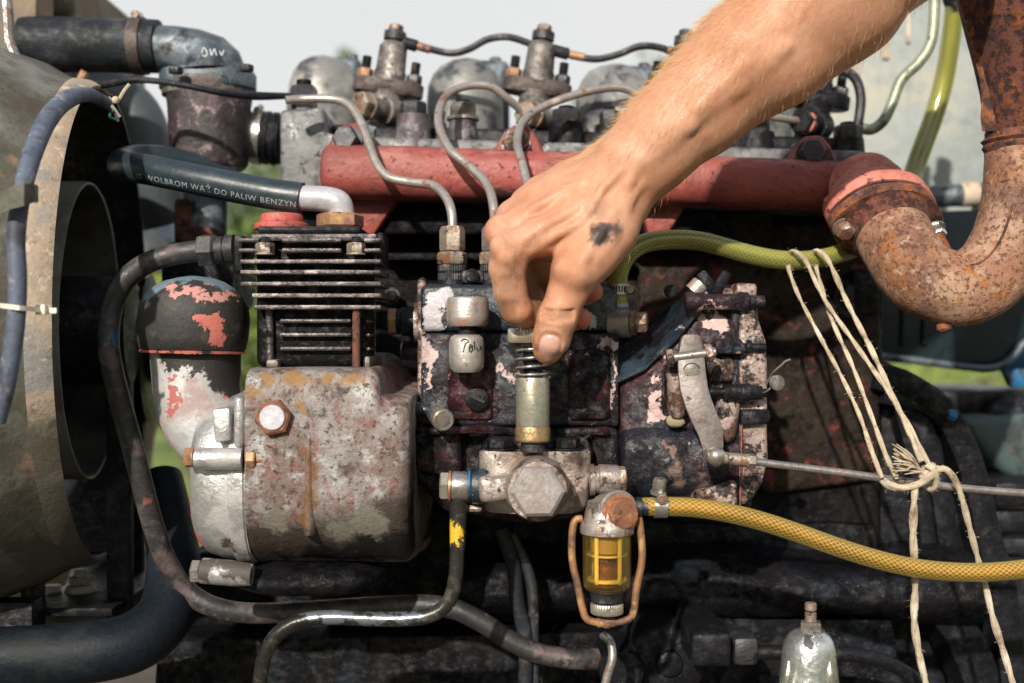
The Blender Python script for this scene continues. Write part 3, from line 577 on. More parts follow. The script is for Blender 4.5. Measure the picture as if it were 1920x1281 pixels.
# ------------------------------------------------------------------ engine block and bell housing
t = T('engine_block', 'greasy black engine block filling the space behind the pump and compressor', 'engine block', W(1000, 1290, .2))
g = G(); g.prism([(500, 372), (1620, 400), (1660, 470), (1655, 1000), (1700, 1330), (330, 1330), (345, 1040), (700, 1000), (700, 560), (560, 430)], .165, .40)
P('crankcase_wall', g, m_block, t, .006, 3)
g = G(); g.prism([(1195, 405), (1640, 420), (1655, 620), (1650, 900), (1440, 930), (1200, 700)], .155, .20); P('red_side_plate', g, m_blockred, t, .005, 3)
g = G(); g.pbox(690, 392, 1300, 440, .125, .20); P('upper_ledge', g, m_block, t, .004, 3)
g = G(); g.pbox(720, 474, 1190, 488, .135, .20); P('lower_ledge', g, m_block, t, .002, 2)
g = G(); g.pbox(1188, 400, 1450, 470, .13, .20); P('side_pad', g, m_block, t, .004, 3)
for (px, py, r) in ((755, 420, 17), (735, 555, 12), (1250, 412, 16), (1600, 560, 30), (765, 335, 10)):
    bolt(t, W(px, py, .15 if px != 1250 else .125), (0, -1, 0), r*S(.14), .008, m_dnut)
g = G(); g.prism([(1600, 505), (1650, 505), (1652, 590), (1600, 590)], .14, .2); P('mounting_lug', g, m_blk, t, .003, 2)
# long rounded swelling of the lower crankcase and the casting below it
g = G(); ax = W(850, 1075, .165); bx = W(1790, 1088, .165)
g.loft([[p + Vector((0, -math.sin(a)*.075 if math.sin(a) > 0 else .05, math.cos(a)*rr)) for a in [j*2*math.pi/40 for j in range(40)]] for p, rr in
        [(ax + (bx-ax)*(i/30), .030 + .003*math.sin(i*.5)) for i in range(31)]])
g.jitter(.0016, 42); P('crankcase_swelling', g, m_grease, t, ang=60)
g = G(); g.prism([(300, 1205), (1150, 1185), (1200, 1160), (1670, 1165), (1700, 1340), (280, 1340)], .11, .2); g.subdiv(5); g.jitter(.0035, 26); P('lower_flange', g, m_grease, t, ang=60)
g = G(); g.prism([(700, 960), (1120, 975), (1400, 985), (1640, 985), (1650, 1180), (500, 1190), (520, 1120), (700, 1080)], .15, .2); g.subdiv(5); g.jitter(.0035, 30, 3); P('oily_side_cover', g, m_grease, t, ang=60)
g = G(); g.lathe(W(1250, 1235, .06), (0, -1, 0), [(-.06, .030), (0, .030), (.006, .026), (.010, .018), (.010, .010), (.016, .009), (.018, .004)], 32); g.jitter(.0008, 60); P('filter_boss', g, m_blk, t)
g = G(); g.lathe(W(1165, 1262, .03), (0, -1, 0), [(-.06, .016), (0, .016), (.004, .013), (.004, .006)], 24); P('drain_plug', g, m_blk, t)
g = G(); g.pbox(1296, 1188, 1372, 1252, .0, .10); P('banjo_block', g, m_blk, t, .004, 3)
g = G(); g.pbox(1376, 1196, 1424, 1250, .012, .05); P('pipe_nut', g, m_dnut, t, .004, 2)
for px, py, sx, sy in () and ((425, 1215, 22, 14), (760, 1250, 18, 18), (560, 1262, 24, 20), (905, 1235, 20, 22), (1000, 1262, 30, 22)):
    g = G(); g.ball(W(px, py, .098), .012, 14, (sx*S(.1)/.012, .5, sy*S(.1)/.012)); g.jitter(.001, 80); P('grease_lump', g, m_grease, t, ang=80)

t = T('bell_housing', 'black ribbed bell housing at the rear of the engine under the gap of grass', 'bell housing', W(1780, 1290, .2))
OUT = [(1640, 705), (1700, 722), (1760, 765), (1800, 830), (1830, 920), (1850, 1010), (1880, 1120), (1900, 1340)]
g = G(); g.prism(OUT + [(1640, 1340)], .17, .34); P('housing_wall', g, m_blk, t, .006, 3)
def riblet(pts, r0, d, name='rib', m=None):                # a cast rib: square edged, a little uneven
    C = catmull([W(x, y, d) for x, y in pts], 6); g = G(); rings = []
    for i, c in enumerate(C):
        tg = (C[min(i+1, len(C)-1)] - C[max(i-1, 0)]).normalized(); s_ = tg.cross(Vector((0, 1, 0))).normalized()*r0*(1+.12*mnoise.noise(c*70)); dp = Vector((0, r0*.8, 0))
        rings.append([c - s_ - dp*.8, c - s_*.7 - dp, c + s_*.7 - dp, c + s_ - dp*.8, c + s_*1.3 + dp*2, c - s_*1.3 + dp*2])
    g.loft(rings); g.jitter(.0006, 70); return P(name, g, m or m_blk, t, ang=40)
riblet(OUT, .0105, .15, 'flange_rim')
riblet([(1650, 738), (1700, 755), (1730, 800), (1752, 880), (1768, 960), (1780, 1060), (1800, 1180), (1815, 1300)], .008, .155)
riblet([(1690, 770), (1712, 850), (1730, 950), (1745, 1060), (1760, 1150)], .0065, .16)
riblet([(1655, 742), (1735, 762), (1790, 812)], .006, .148)
riblet([(1765, 1140), (1800, 1190), (1830, 1260), (1840, 1330)], .014, .13, 'web')
g = G(); g.pbox(1712, 734, 1990, 780, .30, .5); P('dark_bracket', g, m_blk, t, .003)
g = G(); g.prism([(1790, 782), (1990, 770), (1990, 905), (1905, 905), (1850, 860)], .27, .5); P('flaking_panel', g, m_tealred, t, .01, 3, label='teal panel with red paint flaking through')
g = G(); g.lathe(W(1905, 800, .28), (0, -1, 0), [(-.02, .03), (0, .03), (.004, .024)], 28); P('boss', g, m_blk, t)
for y0, y1 in ((905, 950), (958, 1000), (1010, 1040), (1050, 1340)):
    g = G(); g.pbox(1868, y0, 1990, y1, .21 + (.012 if y0 in (958,) else 0), .4); P('casing_step', g, m_blk, t, .003, 2)
bolt(t, W(1785, 778, .135), (-.2, -1, .3), .0038, .004, m_blue)

# ------------------------------------------------------------------ cylinder head with its studs, domed covers and injectors
def hy(px, base): return base + (px - 560) * .027       # the engine leans a little to the right
t = T('cylinder_head', 'grimy grey cylinder head with tall studs standing above the red manifold', 'cylinder head', W(1080, 345, .2))
g = G(); g.prism([(524, 205), (606, 200), (612, 250), (700, 256), (1625, 282), (1625, 400), (524, 372)], .135, .42); P('head_casting', g, m_headgrey, t, .004, 3)
g = G(); g.prism([(700, 235), (1620, 258), (1620, 300), (700, 285)], .16, .40); P('head_deck', g, m_blk, t, .004, 3)
def stud(px, py_top, py_nut, py_base, rn, rb, d, m_b, washer=False):
    s = S(d); b = G(); p = W(px, py_base + 24, d)
    b.lathe(p, (0, 0, 1), [(0, rb*1.12*s), ((py_base+24-py_nut)*s*.55, rb*s), ((py_base+24-py_nut)*s, rb*.93*s)], 24); o = P('stud_boss', b, m_b, t)
    q = W(px, py_nut, d)
    if washer:
        w = G(); w.lathe(q, (0, 0, 1), [(0, rn*1.18*s), (.0025, rn*1.18*s)], 28); P('washer', w, m_steel, o); q = q + Vector((0, 0, .0025))
    n = G(); n.hex(q, (0, 0, 1), rn*s, (py_nut - py_top)*s*.78, rot=px*.37); P('nut', n, m_dnut if not washer else m_inj, o)
    e = G(); e.thread(q + Vector((0, 0, (py_nut-py_top)*s*.78)), (0, 0, 1), rn*.55*s, (py_nut-py_top)*s*.22, .0009); P('stud_end', e, m_dnut, o)
stud(570, 150, 205, 205, 26, 22, .165, m_headgrey)
stud(775, 184, 217, 262, 25, 33, .15, m_boss)
stud(868, 192, 226, 266, 26, 28, .165, m_boss, True)
stud(1062, 198, 232, 272, 28, 34, .16, m_blk)
stud(1143, 200, 236, 272, 20, 30, .19, m_blk)
stud(1335, 214, 250, 286, 27, 34, .16, m_blk)
stud(1418, 216, 250, 288, 26, 36, .17, m_blk)
stud(1590, 228, 262, 300, 27, 31, .165, m_blk)
for (x0, x1, y0) in ((620, 660, 232), (934, 965, 240), (1100, 1130, 250), (1215, 1300, 250), (1470, 1500, 262)):
    g = G(); g.pbox(x0, y0, x1, y0+40, .17, .24); P('casting_lug', g, m_blk, t, .004, 2)

def valve_cover(px, top, base, rad, label):
    d = .29; s = S(d); t = T('valve_cover', label, 'valve cover', W(px, base, d), 'domed valve covers on the cylinder head')
    g = G(); H = (base - top)
    prof = [(-30, rad*.86), (0, rad*.88), (3, rad*.99), (H*.10, rad), (H*.45, rad*.985), (H*.66, rad*.93), (H*.80, rad*.82), (H*.90, rad*.66), (H*.965, rad*.42), (H, rad*.16), (H, .01)]
    g.lathe(W(px, base, d), (0, 0, 1), prof, 48, s); g.jitter(.0012, 30, px); P('dome', g, m_cover, t, ang=50)
    g = G(); g.lathe(W(px, base+6, d), (0, 0, 1), [(-16, rad*1.03), (8, rad*1.03)], 48, s); P('base_rim', g, m_blk, t, .001)
    g = G(); c = W(px+rad*.62, top+H*.56, d+.05); g.box(c, (rad*1.1*s, .08, H*.95*s)); P('rocker_box', g, m_elbow, t, .008, 3)
    g = G(); q = W(px+rad*.78, top+4, d+.02); g.hex(q - Vector((0, 0, .004)), (0, 0, 1), 11*s, .008); P('cap_nut', g, m_dnut, t); return t
valve_cover(607, 106, 262, 69, 'domed grey valve cover nearest the black thermostat pipe')
valve_cover(872, 112, 266, 73, 'domed valve cover behind the looping second fuel pipe')
valve_cover(1150, 122, 274, 74, 'domed valve cover standing next to the forearm')
valve_cover(1408, 150, 284, 72, 'domed black valve cover largely hidden behind the forearm')

def injector(px, py, label, dark=False, side=None):
    """(px, py) = middle of the clamp bar"""
    d = .20; s = S(d); up = Vector((.13, .0, 1)).normalized(); c = W(px, py, d); m = m_blk if dark else m_inj
    t = T('injector', label, 'injector', c - up*(70*s), 'injectors clamped into the cylinder head')
    k = s
    g = G(); g.lathe(c - up*70*k, up, [(0, 30), (50, 31), (62, 34)], 24, k); P('lower_body', g, m, t)
    g = G(); g.lathe(c + up*8*k, up, [(0, 33), (4, 30), (22, 30), (24, 28), (70, 26), (73, 23), (78, 20)], 28, k); P('upper_body', g, m, t, ang=40)
    u = Vector((1, .05, -.13)).normalized(); v = up.cross(u)
    g = G(); ring = []
    for zz, kk in ((-14, .92), (-11, 1), (11, 1), (14, .93)):
        r_ = []
        for j in range(32):
            a = 2*math.pi*j/32; ca, sa = math.cos(a), math.sin(a)
            r_.append(c + up*zz*k + u*(math.copysign(abs(ca)**.7, ca)*66*k*kk) + v*(sa*30*k*kk))
        ring.append(r_)
    g.loft(ring); P('clamp_bar', g, m_clampd if not dark else m_blk, t, ang=45)
    for sx in (-46, 46):
        q = c + u*sx*k + up*14*k
        g = G(); g.hex(q, up, 15*k, 17*k, rot=sx); n = P('nut', g, m_brassnut if (sx < 0 and not dark) else m_dnut, t)
        g = G(); g.thread(q + up*17*k, up, 9*k, 24*k, .0011); P('stud_end', g, m_dnut, n)
    g = G(); q = c + up*86*k; g.lathe(q, up, [(0, 15), (3, 17), (5, 17), (5, 21), (20, 21), (20, 16), (23, 16)], 20, k); P('banjo_fitting', g, m_dnut, t)
    g = G(); g.hex(q + up*22*k, up, 14*k, 12*k); P('banjo_bolt', g, m_dnut if dark else m_nut, t)
    if side:                                             # inlet union on the pipe side
        a, b = W(*side[0]), W(*side[1]); ax = (b - a).normalized(); L = (b-a).length
        g = G(); g.lathe(a, ax, [(0, 26*k), (L*.45, 26*k), (L*.47, 20*k), (L, 20*k)], 20); P('inlet_union', g, m, t)
        g = G(); g.hex(b, ax, 25*k, 22*k, washer=1.05); P('inlet_nut', g, side[2] if len(side) > 2 else m_nut, t)
    return t
injector(728, 166, 'rust flecked injector with a yellowed nut, beside the first fuel pipe', side=((745, 215, .19), (690, 200, .165)))
injector(1006, 166, 'grey injector holding the middle union of the thin return line', side=((1040, 235, .19), (998, 218, .165)))
injector(1272, 176, 'injector hidden behind the hairy forearm', True, side=((1300, 245, .19), (1262, 228, .165)))
t = injector(1528, 188, 'dark injector right of the forearm with a pink ringed inlet', True, side=((1540, 238, .19), (1512, 230, .168), m_blk))
a_, b_ = W(1512, 230, .166), W(1497, 228, .150); g = G(); g.lathe(a_, b_ - a_, [(0, 17), (2, 22), (16, 22), (18, 19), (18, 9), (12, 8)], 32, S(.16)); P('inlet_ring', g, m_pink, t)

t = T('leak_off_line', 'thin black return line with yellow marks running above the injectors', 'return line', W(745, 80, .2))
def LP(l, d): return [W(x, y, d) for x, y in l]
g = G(); g.tube(LP([(752, 78), (790, 88), (845, 100), (880, 92), (915, 74), (955, 70), (1000, 84), (1032, 92)], .20), .0031, 10, 8); P('pipe', g, m_dnut, t)
g = G(); g.tube(LP([(1040, 94), (1080, 106), (1120, 111), (1160, 102), (1200, 87), (1240, 90), (1290, 108), (1400, 116), (1520, 120)], .20), .0031, 10, 8); P('pipe', g, m_dnut, t)
for a, b in (((752, 78), (782, 87)), ((1010, 87), (1066, 102)), ((1548, 122), (1578, 130))):
    g = G(); g.cyl(W(*a, .2), W(*b, .2), .0052, n=14); P('sleeve', g, m_rub, t, .0006)
for a, b in (((782, 86), (806, 93)), ((1002, 84.5), (1007, 86)), ((1068, 102.5), (1095, 108)), ((1252, 93), (1262, 97))):
    g = G(); g.cyl(W(*a, .2), W(*b, .2), .0037, n=14); P('yellow_mark', g, m_brassnut, t)
g = G(); g.tube(LP([(1545, 122), (1580, 130), (1605, 150), (1614, 185), (1610, 225), (1606, 240)], .18), .0042, 10, 8); P('pipe', g, m_dnut, t)
t2 = TM('breather_pipe', G().tube(LP([(1608, 238), (1632, 243), (1655, 228), (1672, 195), (1690, 150), (1722, 118), (1742, 88), (1750, 50), (1753, -30)], .19), .0048, 12, 10), mat('pale_green_pipe', (.30, .33, .24), .35, .4, layers=(((.03, .03, .025), .6, 50, .05, .5, 0, .1),)), 'bent pale metal pipe rising in front of the grey tank', 'pipe')

# ------------------------------------------------------------------ exhaust manifold and pipe
t = T('exhaust_manifold', 'long red painted exhaust manifold running across the engine', 'exhaust manifold', W(1080, 390, .1))
d = .105; A = W(612, 322, d); B = W(1580, 349, d); u = (B-A).normalized(); rr = 51*S(d); g = G(); rings = []
for i, (f, k, dz) in enumerate([(-.0085, .30, 0), (-.0075, .55, 0), (-.004, .80, 0), (.003, .95, 0), (.015, 1.0, 0)] + [(.015 + .98*j/40, 1.0 - .10*j/40, 0) for j in range(1, 41)]):
    c = A + (B-A)*f
    rings.append([c + Vector((0, -math.copysign(abs(math.cos(a))**.82, math.cos(a))*rr*k, math.copysign(abs(math.sin(a))**.82, math.sin(a))*rr*k)) for a in [2*math.pi*j/40 for j in range(40)]])
g.loft(rings); g.jitter(.0007, 26); P('manifold_tube', g, m_red, t, ang=60)
for (cx, cy, m_) in ((655, 268, m_dnut), (970, 272, m_worn), (1522, 292, m_dnut)):
    g = G(); g.prism([(cx-50, cy+18), (cx-24, cy-26), (cx-8, cy-38), (cx+20, cy-40), (cx+36, cy-20), (cx+56, cy+22), (cx+52, cy+60), (cx-46, cy+60)], .108, .128); e = P('ear', g, m_red, t, .004, 3)
    g = G(); g.hex(W(cx-2, cy-2, .108), (-.1, -1, .1), 25*S(.1), .012, washer=1.12); P('ear_nut', g, m_, e)
for (cx, cy) in ((690, 402), (1235, 410)):
    g = G(); g.prism([(cx-40, cy-40), (cx+60, cy-36), (cx+10, cy+40), (cx-18, cy+36)], .115, .135); P('port_flange', g, m_red, t, .003, 2)
# outlet block and its flange
FN = (W(1700, 470, .0) - W(1650, 372, .045)).normalized(); FC = W(1652, 372, .042)
FC = W(1655, 404, .040); fu = Vector((1, 0, -.12)); fu = (fu - FN*fu.dot(FN)).normalized(); fv = FN.cross(fu)
def flange(g, c, a, b, h, pw=.8, n=44):
    rings = []
    for hh, k in ((0, .97), (.15, 1), (.85, 1), (1, .97)):
        r_ = []
        for j in range(n):
            q = 2*math.pi*j/n; ca, sa = math.cos(q), math.sin(q)
            w = b * (1 - .42*abs(ca)**2.2)
            r_.append(c + FN*(h*hh) + fu*(math.copysign(abs(ca)**pw, ca)*a*k) + fv*(math.copysign(abs(sa)**.9, sa)*w*k))
        rings.append(r_)
    return g.loft(rings)
g = G(); rings = []
for f, ra, rb in ((0, .026, .026), (.35, .030, .027), (.7, .030, .027), (1, .031, .028)):
    c = W(1616, 338, .088).lerp(FC - FN*.012, f); r_ = []
    for j in range(36):
        q = 2*math.pi*j/36; r_.append(c + fu*(math.cos(q)*ra) + fv*(math.sin(q)*rb))
    rings.append(r_)
g.loft(rings); g.jitter(.001, 40); P('outlet_block', g, m_pink, t, ang=60)
g = G(); flange(g, FC - FN*.013, .0425, .033, .0125); g.jitter(.0006, 70); P('outlet_flange', g, m_pink, t, ang=40)
t = T('exhaust_pipe', 'rusty exhaust elbow bolted to the red manifold and rising at the edge', 'exhaust pipe', W(1790, 612, .0))
g = G(); flange(g, FC, .041, .031, .0018); P('gasket', g, m_gask, t)
g = G(); flange(g, FC + FN*.0026, .0425, .0325, .0095); g.jitter(.0006, 70); P('pipe_flange', g, m_rustd, t, ang=40)
EP = [FC + FN*.008, W(1688, 466, .012), W(1714, 508, .001), W(1752, 532, -.003), W(1795, 541, -.004), W(1842, 525, -.004), W(1880, 482, -.003), W(1905, 420, 0), W(1917, 350, .004), W(1920, 282, .008)]
g = G(); g.tube(EP, [.0275, .0265, .0262, .0265, .0268, .0268, .0265, .0262, .0262, .0262], 40, 8); g.jitter(.0005, 50); P('elbow', g, m_rust, t, ang=60)
g = G(); g.tube([FC + FN*.013, FC + FN*.020, FC + FN*.026], [.0315, .029, .0273], 40, 4); g.jitter(.0007, 90); P('weld_collar', g, m_rustc, t, ang=60)
for sx, mm in ((-1, m_nut), (1, m_chrome)):
    q = FC + fu*(.0345*sx) + FN*.0155
    g = G(); g.hex(q, FN, .0068, .0075, rot=.4, washer=1.2); b_ = P('flange_nut', g, mm, t)
    g = G(); g.thread(q + FN*.007, FN, .0042, .020 if sx > 0 else .004, .0012); P('stud_end', g, m_rustd, b_)
g = G(); q = FC - fu*.0345 - FN*.0125; g.hex(q, -FN, .006, .006); P('bolt_head', g, m_brassnut, t)
g = G(); q = W(1768, 606, -.006); g.lathe(q + Vector((0, 0, .004)), (.05, -.2, -1), [(0, .0045), (.004, .0045), (.005, .0052), (.009, .0050), (.0105, .003)], 14); g.jitter(.0006, 200); P('drain_screw', g, m_rustd, t)
# seam ridge along the outside of the bend, raised letters on the riser
seam = catmull(EP, 8); sp = []
for i in range(30, len(seam)-14):
    tdir = (seam[i+1]-seam[i-1]).normalized(); out = tdir.cross(Vector((0, 1, 0))).normalized()
    sp.append(seam[i] + (out*.55 + Vector((0, -.84, 0))).normalized()*.0266)
g = G(); g.tube(sp, .0009, 6, raw=True); P('weld_seam', g, m_rustd, t)
bc = W(1920, 350, .004)
for i, ch in enumerate('DUDO'):
    fc = bpy.data.curves.new('letters', 'FONT'); fc.body = ch; fc.size = .0085; fc.extrude = .0004; fc.align_x = 'CENTER'
    fo = bpy.data.objects.new('letters', fc); me = bpy.data.meshes.new_from_object(fo); bpy.data.objects.remove(fo); bpy.data.curves.remove(fc)
    g = G(); g.bm.from_mesh(me); an = R(-128)
    py = 350 + i*24; ctr = W(1918, py, .003)
    out = Vector((math.sin(R(-58)), -math.cos(R(-58)), 0)); tn = Vector((0, 0, 1)); rt = tn.cross(out)
    Mx = Matrix((tn*-1, rt*-1 if False else rt, out)).transposed()
    for v in g.bm.verts: v.co = ctr + out*.0263 + Mx @ Vector((v.co.x, v.co.y, v.co.z)) 
    P('letter', g, m_rust, t)
MB = W(1922, 282, .008)
t = T('muffler', 'flaring dark rust muffler cone above the exhaust elbow', 'muffler', MB)
kk = S(.008); g = G(); g.lathe(MB, (.0, 0, 1), [(-4, 71), (0, 73), (6, 76), (12, 72), (18, 77), (24, 70), (34, 70)], 48, kk); g.jitter(.0009, 90); P('clamp_collar', g, m_rustd, t, ang=60)
g = G(); g.lathe(MB, (0, 0, 1), [(30, 68), (60, 72), (110, 79), (170, 92), (230, 106), (300, 122), (400, 140)], 48, kk); g.jitter(.0007, 30); P('cone', g, m_rustc, t, ang=60)
sv = [(1846, 246), (1842, 222), (1845, 190), (1842, 150), (1832, 110), (1820, 62), (1806, 12), (1795, -40)]
g = G(); g.loft([[W(x-4, y, .004), W(x+26, y, -.002), W(x+26, y, .014), W(x-4, y, .008)] for x, y in sv]); g.jitter(.0006, 80); P('seam_flange', g, m_rustd, t, ang=60)
# ------------------------------------------------------------------ radiator, shroud and fan on the left
FX = Vector((math.cos(R(9)), math.sin(R(9)), 0))       # the fan axis, out of the shroud
FO = Vector((-.335, .100, W(0, 607, .1).z)); u1 = Vector((0, 0, 1)); u2 = u1.cross(FX)
def revolve(g, prof, a0=0, a1=360, n=120):
    rings = []
    for i in range(n+1):
        a = R(a0 + (a1-a0)*i/n)
        rings.append([FO + FX*h + (u1*math.cos(a) + u2*math.sin(a))*r for h, r in prof])
    return g.loft(rings, cap=(a1-a0) < 360, closed=True)
t = T('fan_shroud', 'dirty steel fan shroud with a dusty curved lip at the edge of the radiator', 'fan shroud', FO - Vector((0, 0, .25)))
g = G(); revolve(g, [(.014, .182), (.015, .1845), (.008, .1885), (-.001, .1895), (-.001, .186), (.006, .1850), (.013, .182)], -182, 6); P('lip', g, m_lip, t, ang=40)
g = G(); revolve(g, [(.016, .1855), (.016, .1835), (-.085, .1835), (-.085, .1855)], 4, 176); P('inner_band', g, m_blk, t, ang=40)  # far half of the lip coloured black for the shade inside
g = G(); revolve(g, [(.000, .1890), (-.010, .1915), (-.026, .2005), (-.050, .209), (-.085, .213), (-.20, .214), (-.20, .210), (-.085, .209), (-.050, .206), (-.028, .197), (-.002, .1865)]); g.jitter(.0012, 16); P('shroud_panel', g, m_shroud, t, ang=60)
for a, b in ((78, 92), (262, 276)):
    pass
q = W(42, 272, -.10)
t_r = T('radiator', 'dusty tan radiator side with a rounded header tank behind the shroud', 'radiator', W(0, 300, .25))
g = G(); g.prism([(-80, -120), (70, -120), (66, 320), (-80, 330)], .20, .50); P('radiator_side', g, m_tan, t_r, .006, 3)
g = G(); g.lathe(W(100, -40, .24), (0, 0, -1), [(0, 44), (40, 44), (62, 40), (74, 28), (80, 8)], 40, S(.24)); P('header_tank', g, m_olive, t_r, ang=50)
g = G(); g.pbox(-10, -60, 68, 250, .17, .21); P('edge_channel', g, m_tan, t_r, .004, 2)
t = T('cooling_fan', 'grey cooling fan seen edge on inside the shroud', 'fan', FO - Vector((0, 0, .12)))
fo = Vector((-.331, .10, W(0, 620, .1).z))
g = G(); g.lathe(fo, FX, [(-.07, .1155), (-.004, .1170), (0, .1165), (0, .1145), (-.06, .1120), (-.065, .05), (-.065, .02)], 96); g.jitter(.0006, 20); P('fan_ring', g, m_fan, t, ang=35)
fo = fo - FX*.0
for k in range(4):
    a = R(40 + k*90); dirv = u1*math.cos(a) + u2*math.sin(a); tv = FX.cross(dirv); g = G(); rings = []
    for i in range(7):
        r_ = .04 + i*.0115; w = .016 + i*.003; tw = R(38 - i*3)
        c = fo + dirv*r_ - FX*.045; e = (tv*math.cos(tw) + FX*math.sin(tw)); nn = e.cross(dirv).normalized()*.0012
        rings.append([c - e*w - nn, c - nn*3.5, c + e*w - nn, c + e*w + nn, c - nn*1.5, c - e*w + nn])
    g.loft(rings); P('blade', g, m_fan, t, ang=50)
g = G(); g.cyl(fo - FX*.06, fo + FX*.030, .043, n=48); P('hub', g, m_blk, t, .004, 3)
t = T('fan_pulley', 'dark grooved pulley between the fan and the finned compressor', 'pulley', W(235, 680, .13))
pc = W(262, 655, .20); g = G(); g.lathe(pc - FX*.012, FX, [(0, .060), (.002, .066), (.008, .058), (.012, .05), (.016, .058), (.022, .066), (.024, .060)], 64); P('rim', g, m_blk, t)
g = G(); g.cyl(pc - FX*.02, pc + FX*.04, .03, n=32); P('shaft', g, m_blk, t, .002)
t = T('drive_belt', 'black rubber drive belt hanging down beside the pulley', 'belt', W(222, 1150, .14))
for (xa, ya, xb, yb, dd) in ((224, 530, 226, 1180, .10), (262, 640, 258, 1150, .20)):
    g = G(); a, b = W(xa, ya, dd), W(xb, yb, dd); M = Matrix((Vector((1, 0, 0)), Vector((0, 1, 0)), (b-a).normalized())).transposed()
    g.box((a+b)/2, (.0185 if dd < .15 else .010, .012, (b-a).length), M); P('belt_run', g, m_rub, t, .0015)
t = T('front_crossmember', 'dark steel ledge carrying pale bolts under the fan', 'crossmember', W(130, 1160, .12))
g = G(); g.pbox(40, 1141, 210, 1156, .06, .30); P('front_edge', g, m_blk, t, .001)
g = G(); g.pbox(45, 1152, 215, 1185, .10, .30); P('web', g, m_shroud, t, .001)
g = G(); g.pbox(-60, 1130, 60, 1330, .04, .06); g.pbox(38, 1000, 56, 1330, .06, .09); P('upright', g, m_blk, t, .001)
g = G(); g.prism([(-40, 1090), (230, 1030), (235, 1146), (-40, 1150)], .30, .34); P('sole_plate', g, mat('ochre_dust', (.19, .145, .085), .85, layers=(((.28, .14, .07), .6, 30, .08, .9, 0, 0),)), t)
for px, py, k in ((98, 1134, 1.0), (152, 1096, .8)):
    p = W(px, py+4, .12); s = S(.12)*k; g = G(); g.lathe(p - Vector((0, 0, .004)), (0, 0, 1), [(0, 37), (6, 36), (16, 30)], 28, s); o = P('washer_boss', g, m_pale, t)
    g = G(); g.hex(p + Vector((0, 0, 8*s)), (0, 0, 1), 27*s, 17*s, rot=.3); P('nut', g, m_pale, o)
    g = G(); g.cyl(p + Vector((0, 0, 24*s)), p + Vector((0, 0, 40*s)), 16*s, n=20); P('stud_end', g, m_zip, o, .0006)
t = TM('steering_rod', G().tube([W(150, 1145, .26), W(172, 1080, .25), W(196, 980, .24), W(214, 890, .24)], [.020, .019, .013, .012], 20, 6), m_paleblue, 'chalky pale blue rod slanting up behind the drive belt', 'rod')
TM('axle_support', G().tube([W(285, 760, .5), W(262, 830, .5), W(250, 930, .5), W(244, 1000, .5)], [.012, .016, .018, .016], 16, 5), m_pale, 'pale dusty bracket glimpsed between belt and curved pipe', 'bracket')
TM('far_hose', G().tube([W(262, 370, .6), W(290, 400, .6), W(300, 450, .6), W(280, 500, .6)], .022, 20, 8), m_paleblue, 'chalky hose glimpsed beyond the fan under the printed hose', 'hose')

# tube clipped to the shroud, zip tie, wires
t = T('shroud_tube', 'dusty blue rubber tube clipped along the shroud lip', 'tube', W(10, 790, -.14))
TP = [W(-6, 790, -.140), W(12, 720, -.142), W(28, 620, -.144), W(33, 530, -.145), (W(30, 440, -.142)), W(42, 360, -.132), W(62, 285, -.112), W(92, 220, -.080), W(128, 186, -.045), W(165, 178, -.010), W(200, 192, .03)]
g = G(); g.tube(TP, [.0052]*6 + [.0060, .0062, .006, .005, .004], 16, 8); P('rubber_tube', g, m_duct, t)
g = G(); g.tube([W(x, y, -.147) for x, y in ((-40, 392), (0, 378), (36, 366), (70, 362))], .0042, 8, 4); 
g = G(); rings = []
for x, y, dd, h in ((-30, 368, -.150, 24), (0, 362, -.152, 24), (22, 350, -.156, 26), (45, 345, -.156, 26), (62, 345, -.150, 22), (70, 347, -.13, 20), (72, 350, -.11, 18)):
    rings.append([W(x, y, dd), W(x, y+h*1.6, dd), W(x, y+h*1.6, dd+.0014), W(x, y, dd+.0014)])
g.loft(rings); P('metal_clip', g, m_shroud, t, ang=50)
t = T('zip_tie', 'white plastic zip tie strapping the rubber tube to the shroud lip', 'zip tie', W(50, 590, -.15))
g = G(); rings = []
for x, y, dd in ((-6, 571, -.130), (4, 573, -.146), (20, 575, -.1515), (36, 577, -.1520), (50, 578, -.148), (68, 580, -.138), (84, 582, -.130)):
    rings.append([W(x, y-4, dd), W(x, y+5, dd), W(x, y+5, dd+.0012), W(x, y-4, dd+.0012)])
g.loft(rings); P('strap', g, m_zip, t, ang=60)
g = G(); a = W(78, 581, -.132); g.box(a, (.0058, .005, .0058)); g.box(W(94, 583, -.130), (.008, .0012, .0035)); P('head', g, m_zip, t, .0006)
TM('brake_line', G().tube([W(10, -30, .05), W(14, 30, .05), (W(18, 80, .05)), W(33, 118, .045), W(40, 150, .04), W(38, 178, .04)], [.0045, .0045, .0042, .0038, .004, .0035], 10, 8), m_steel, 'thin bent metal line dropping onto the shroud corner', 'pipe')
t = T('throttle_cable', 'black cable sagging past the thermostat housing to the cylinder head', 'cable', W(300, 160, .1))
g = G(); g.tube([W(58, 146, .06), W(90, 156, .06), W(150, 160, .07), W(200, 158, .08), W(250, 150, .09), W(300, 153, .085), W(360, 163, .08), W(420, 175, .09), W(480, 180, .12), W(545, 180, .15)], [.0036, .0042, .0036, .003, .0028, .0025, .0024, .0026, .0036, .0026], 10, 8); P('cable_sheath', g, m_rub, t)
g = G(); g.cyl(W(60, 152, .058), W(60, 114, .058), .0042, n=12); P('end_ferrule', g, m_dnut, t, .0008)
t = T('wire_bundle', 'tangle of taped thin wires tied with yellow string above the fan', 'wires', W(190, 200, .05))
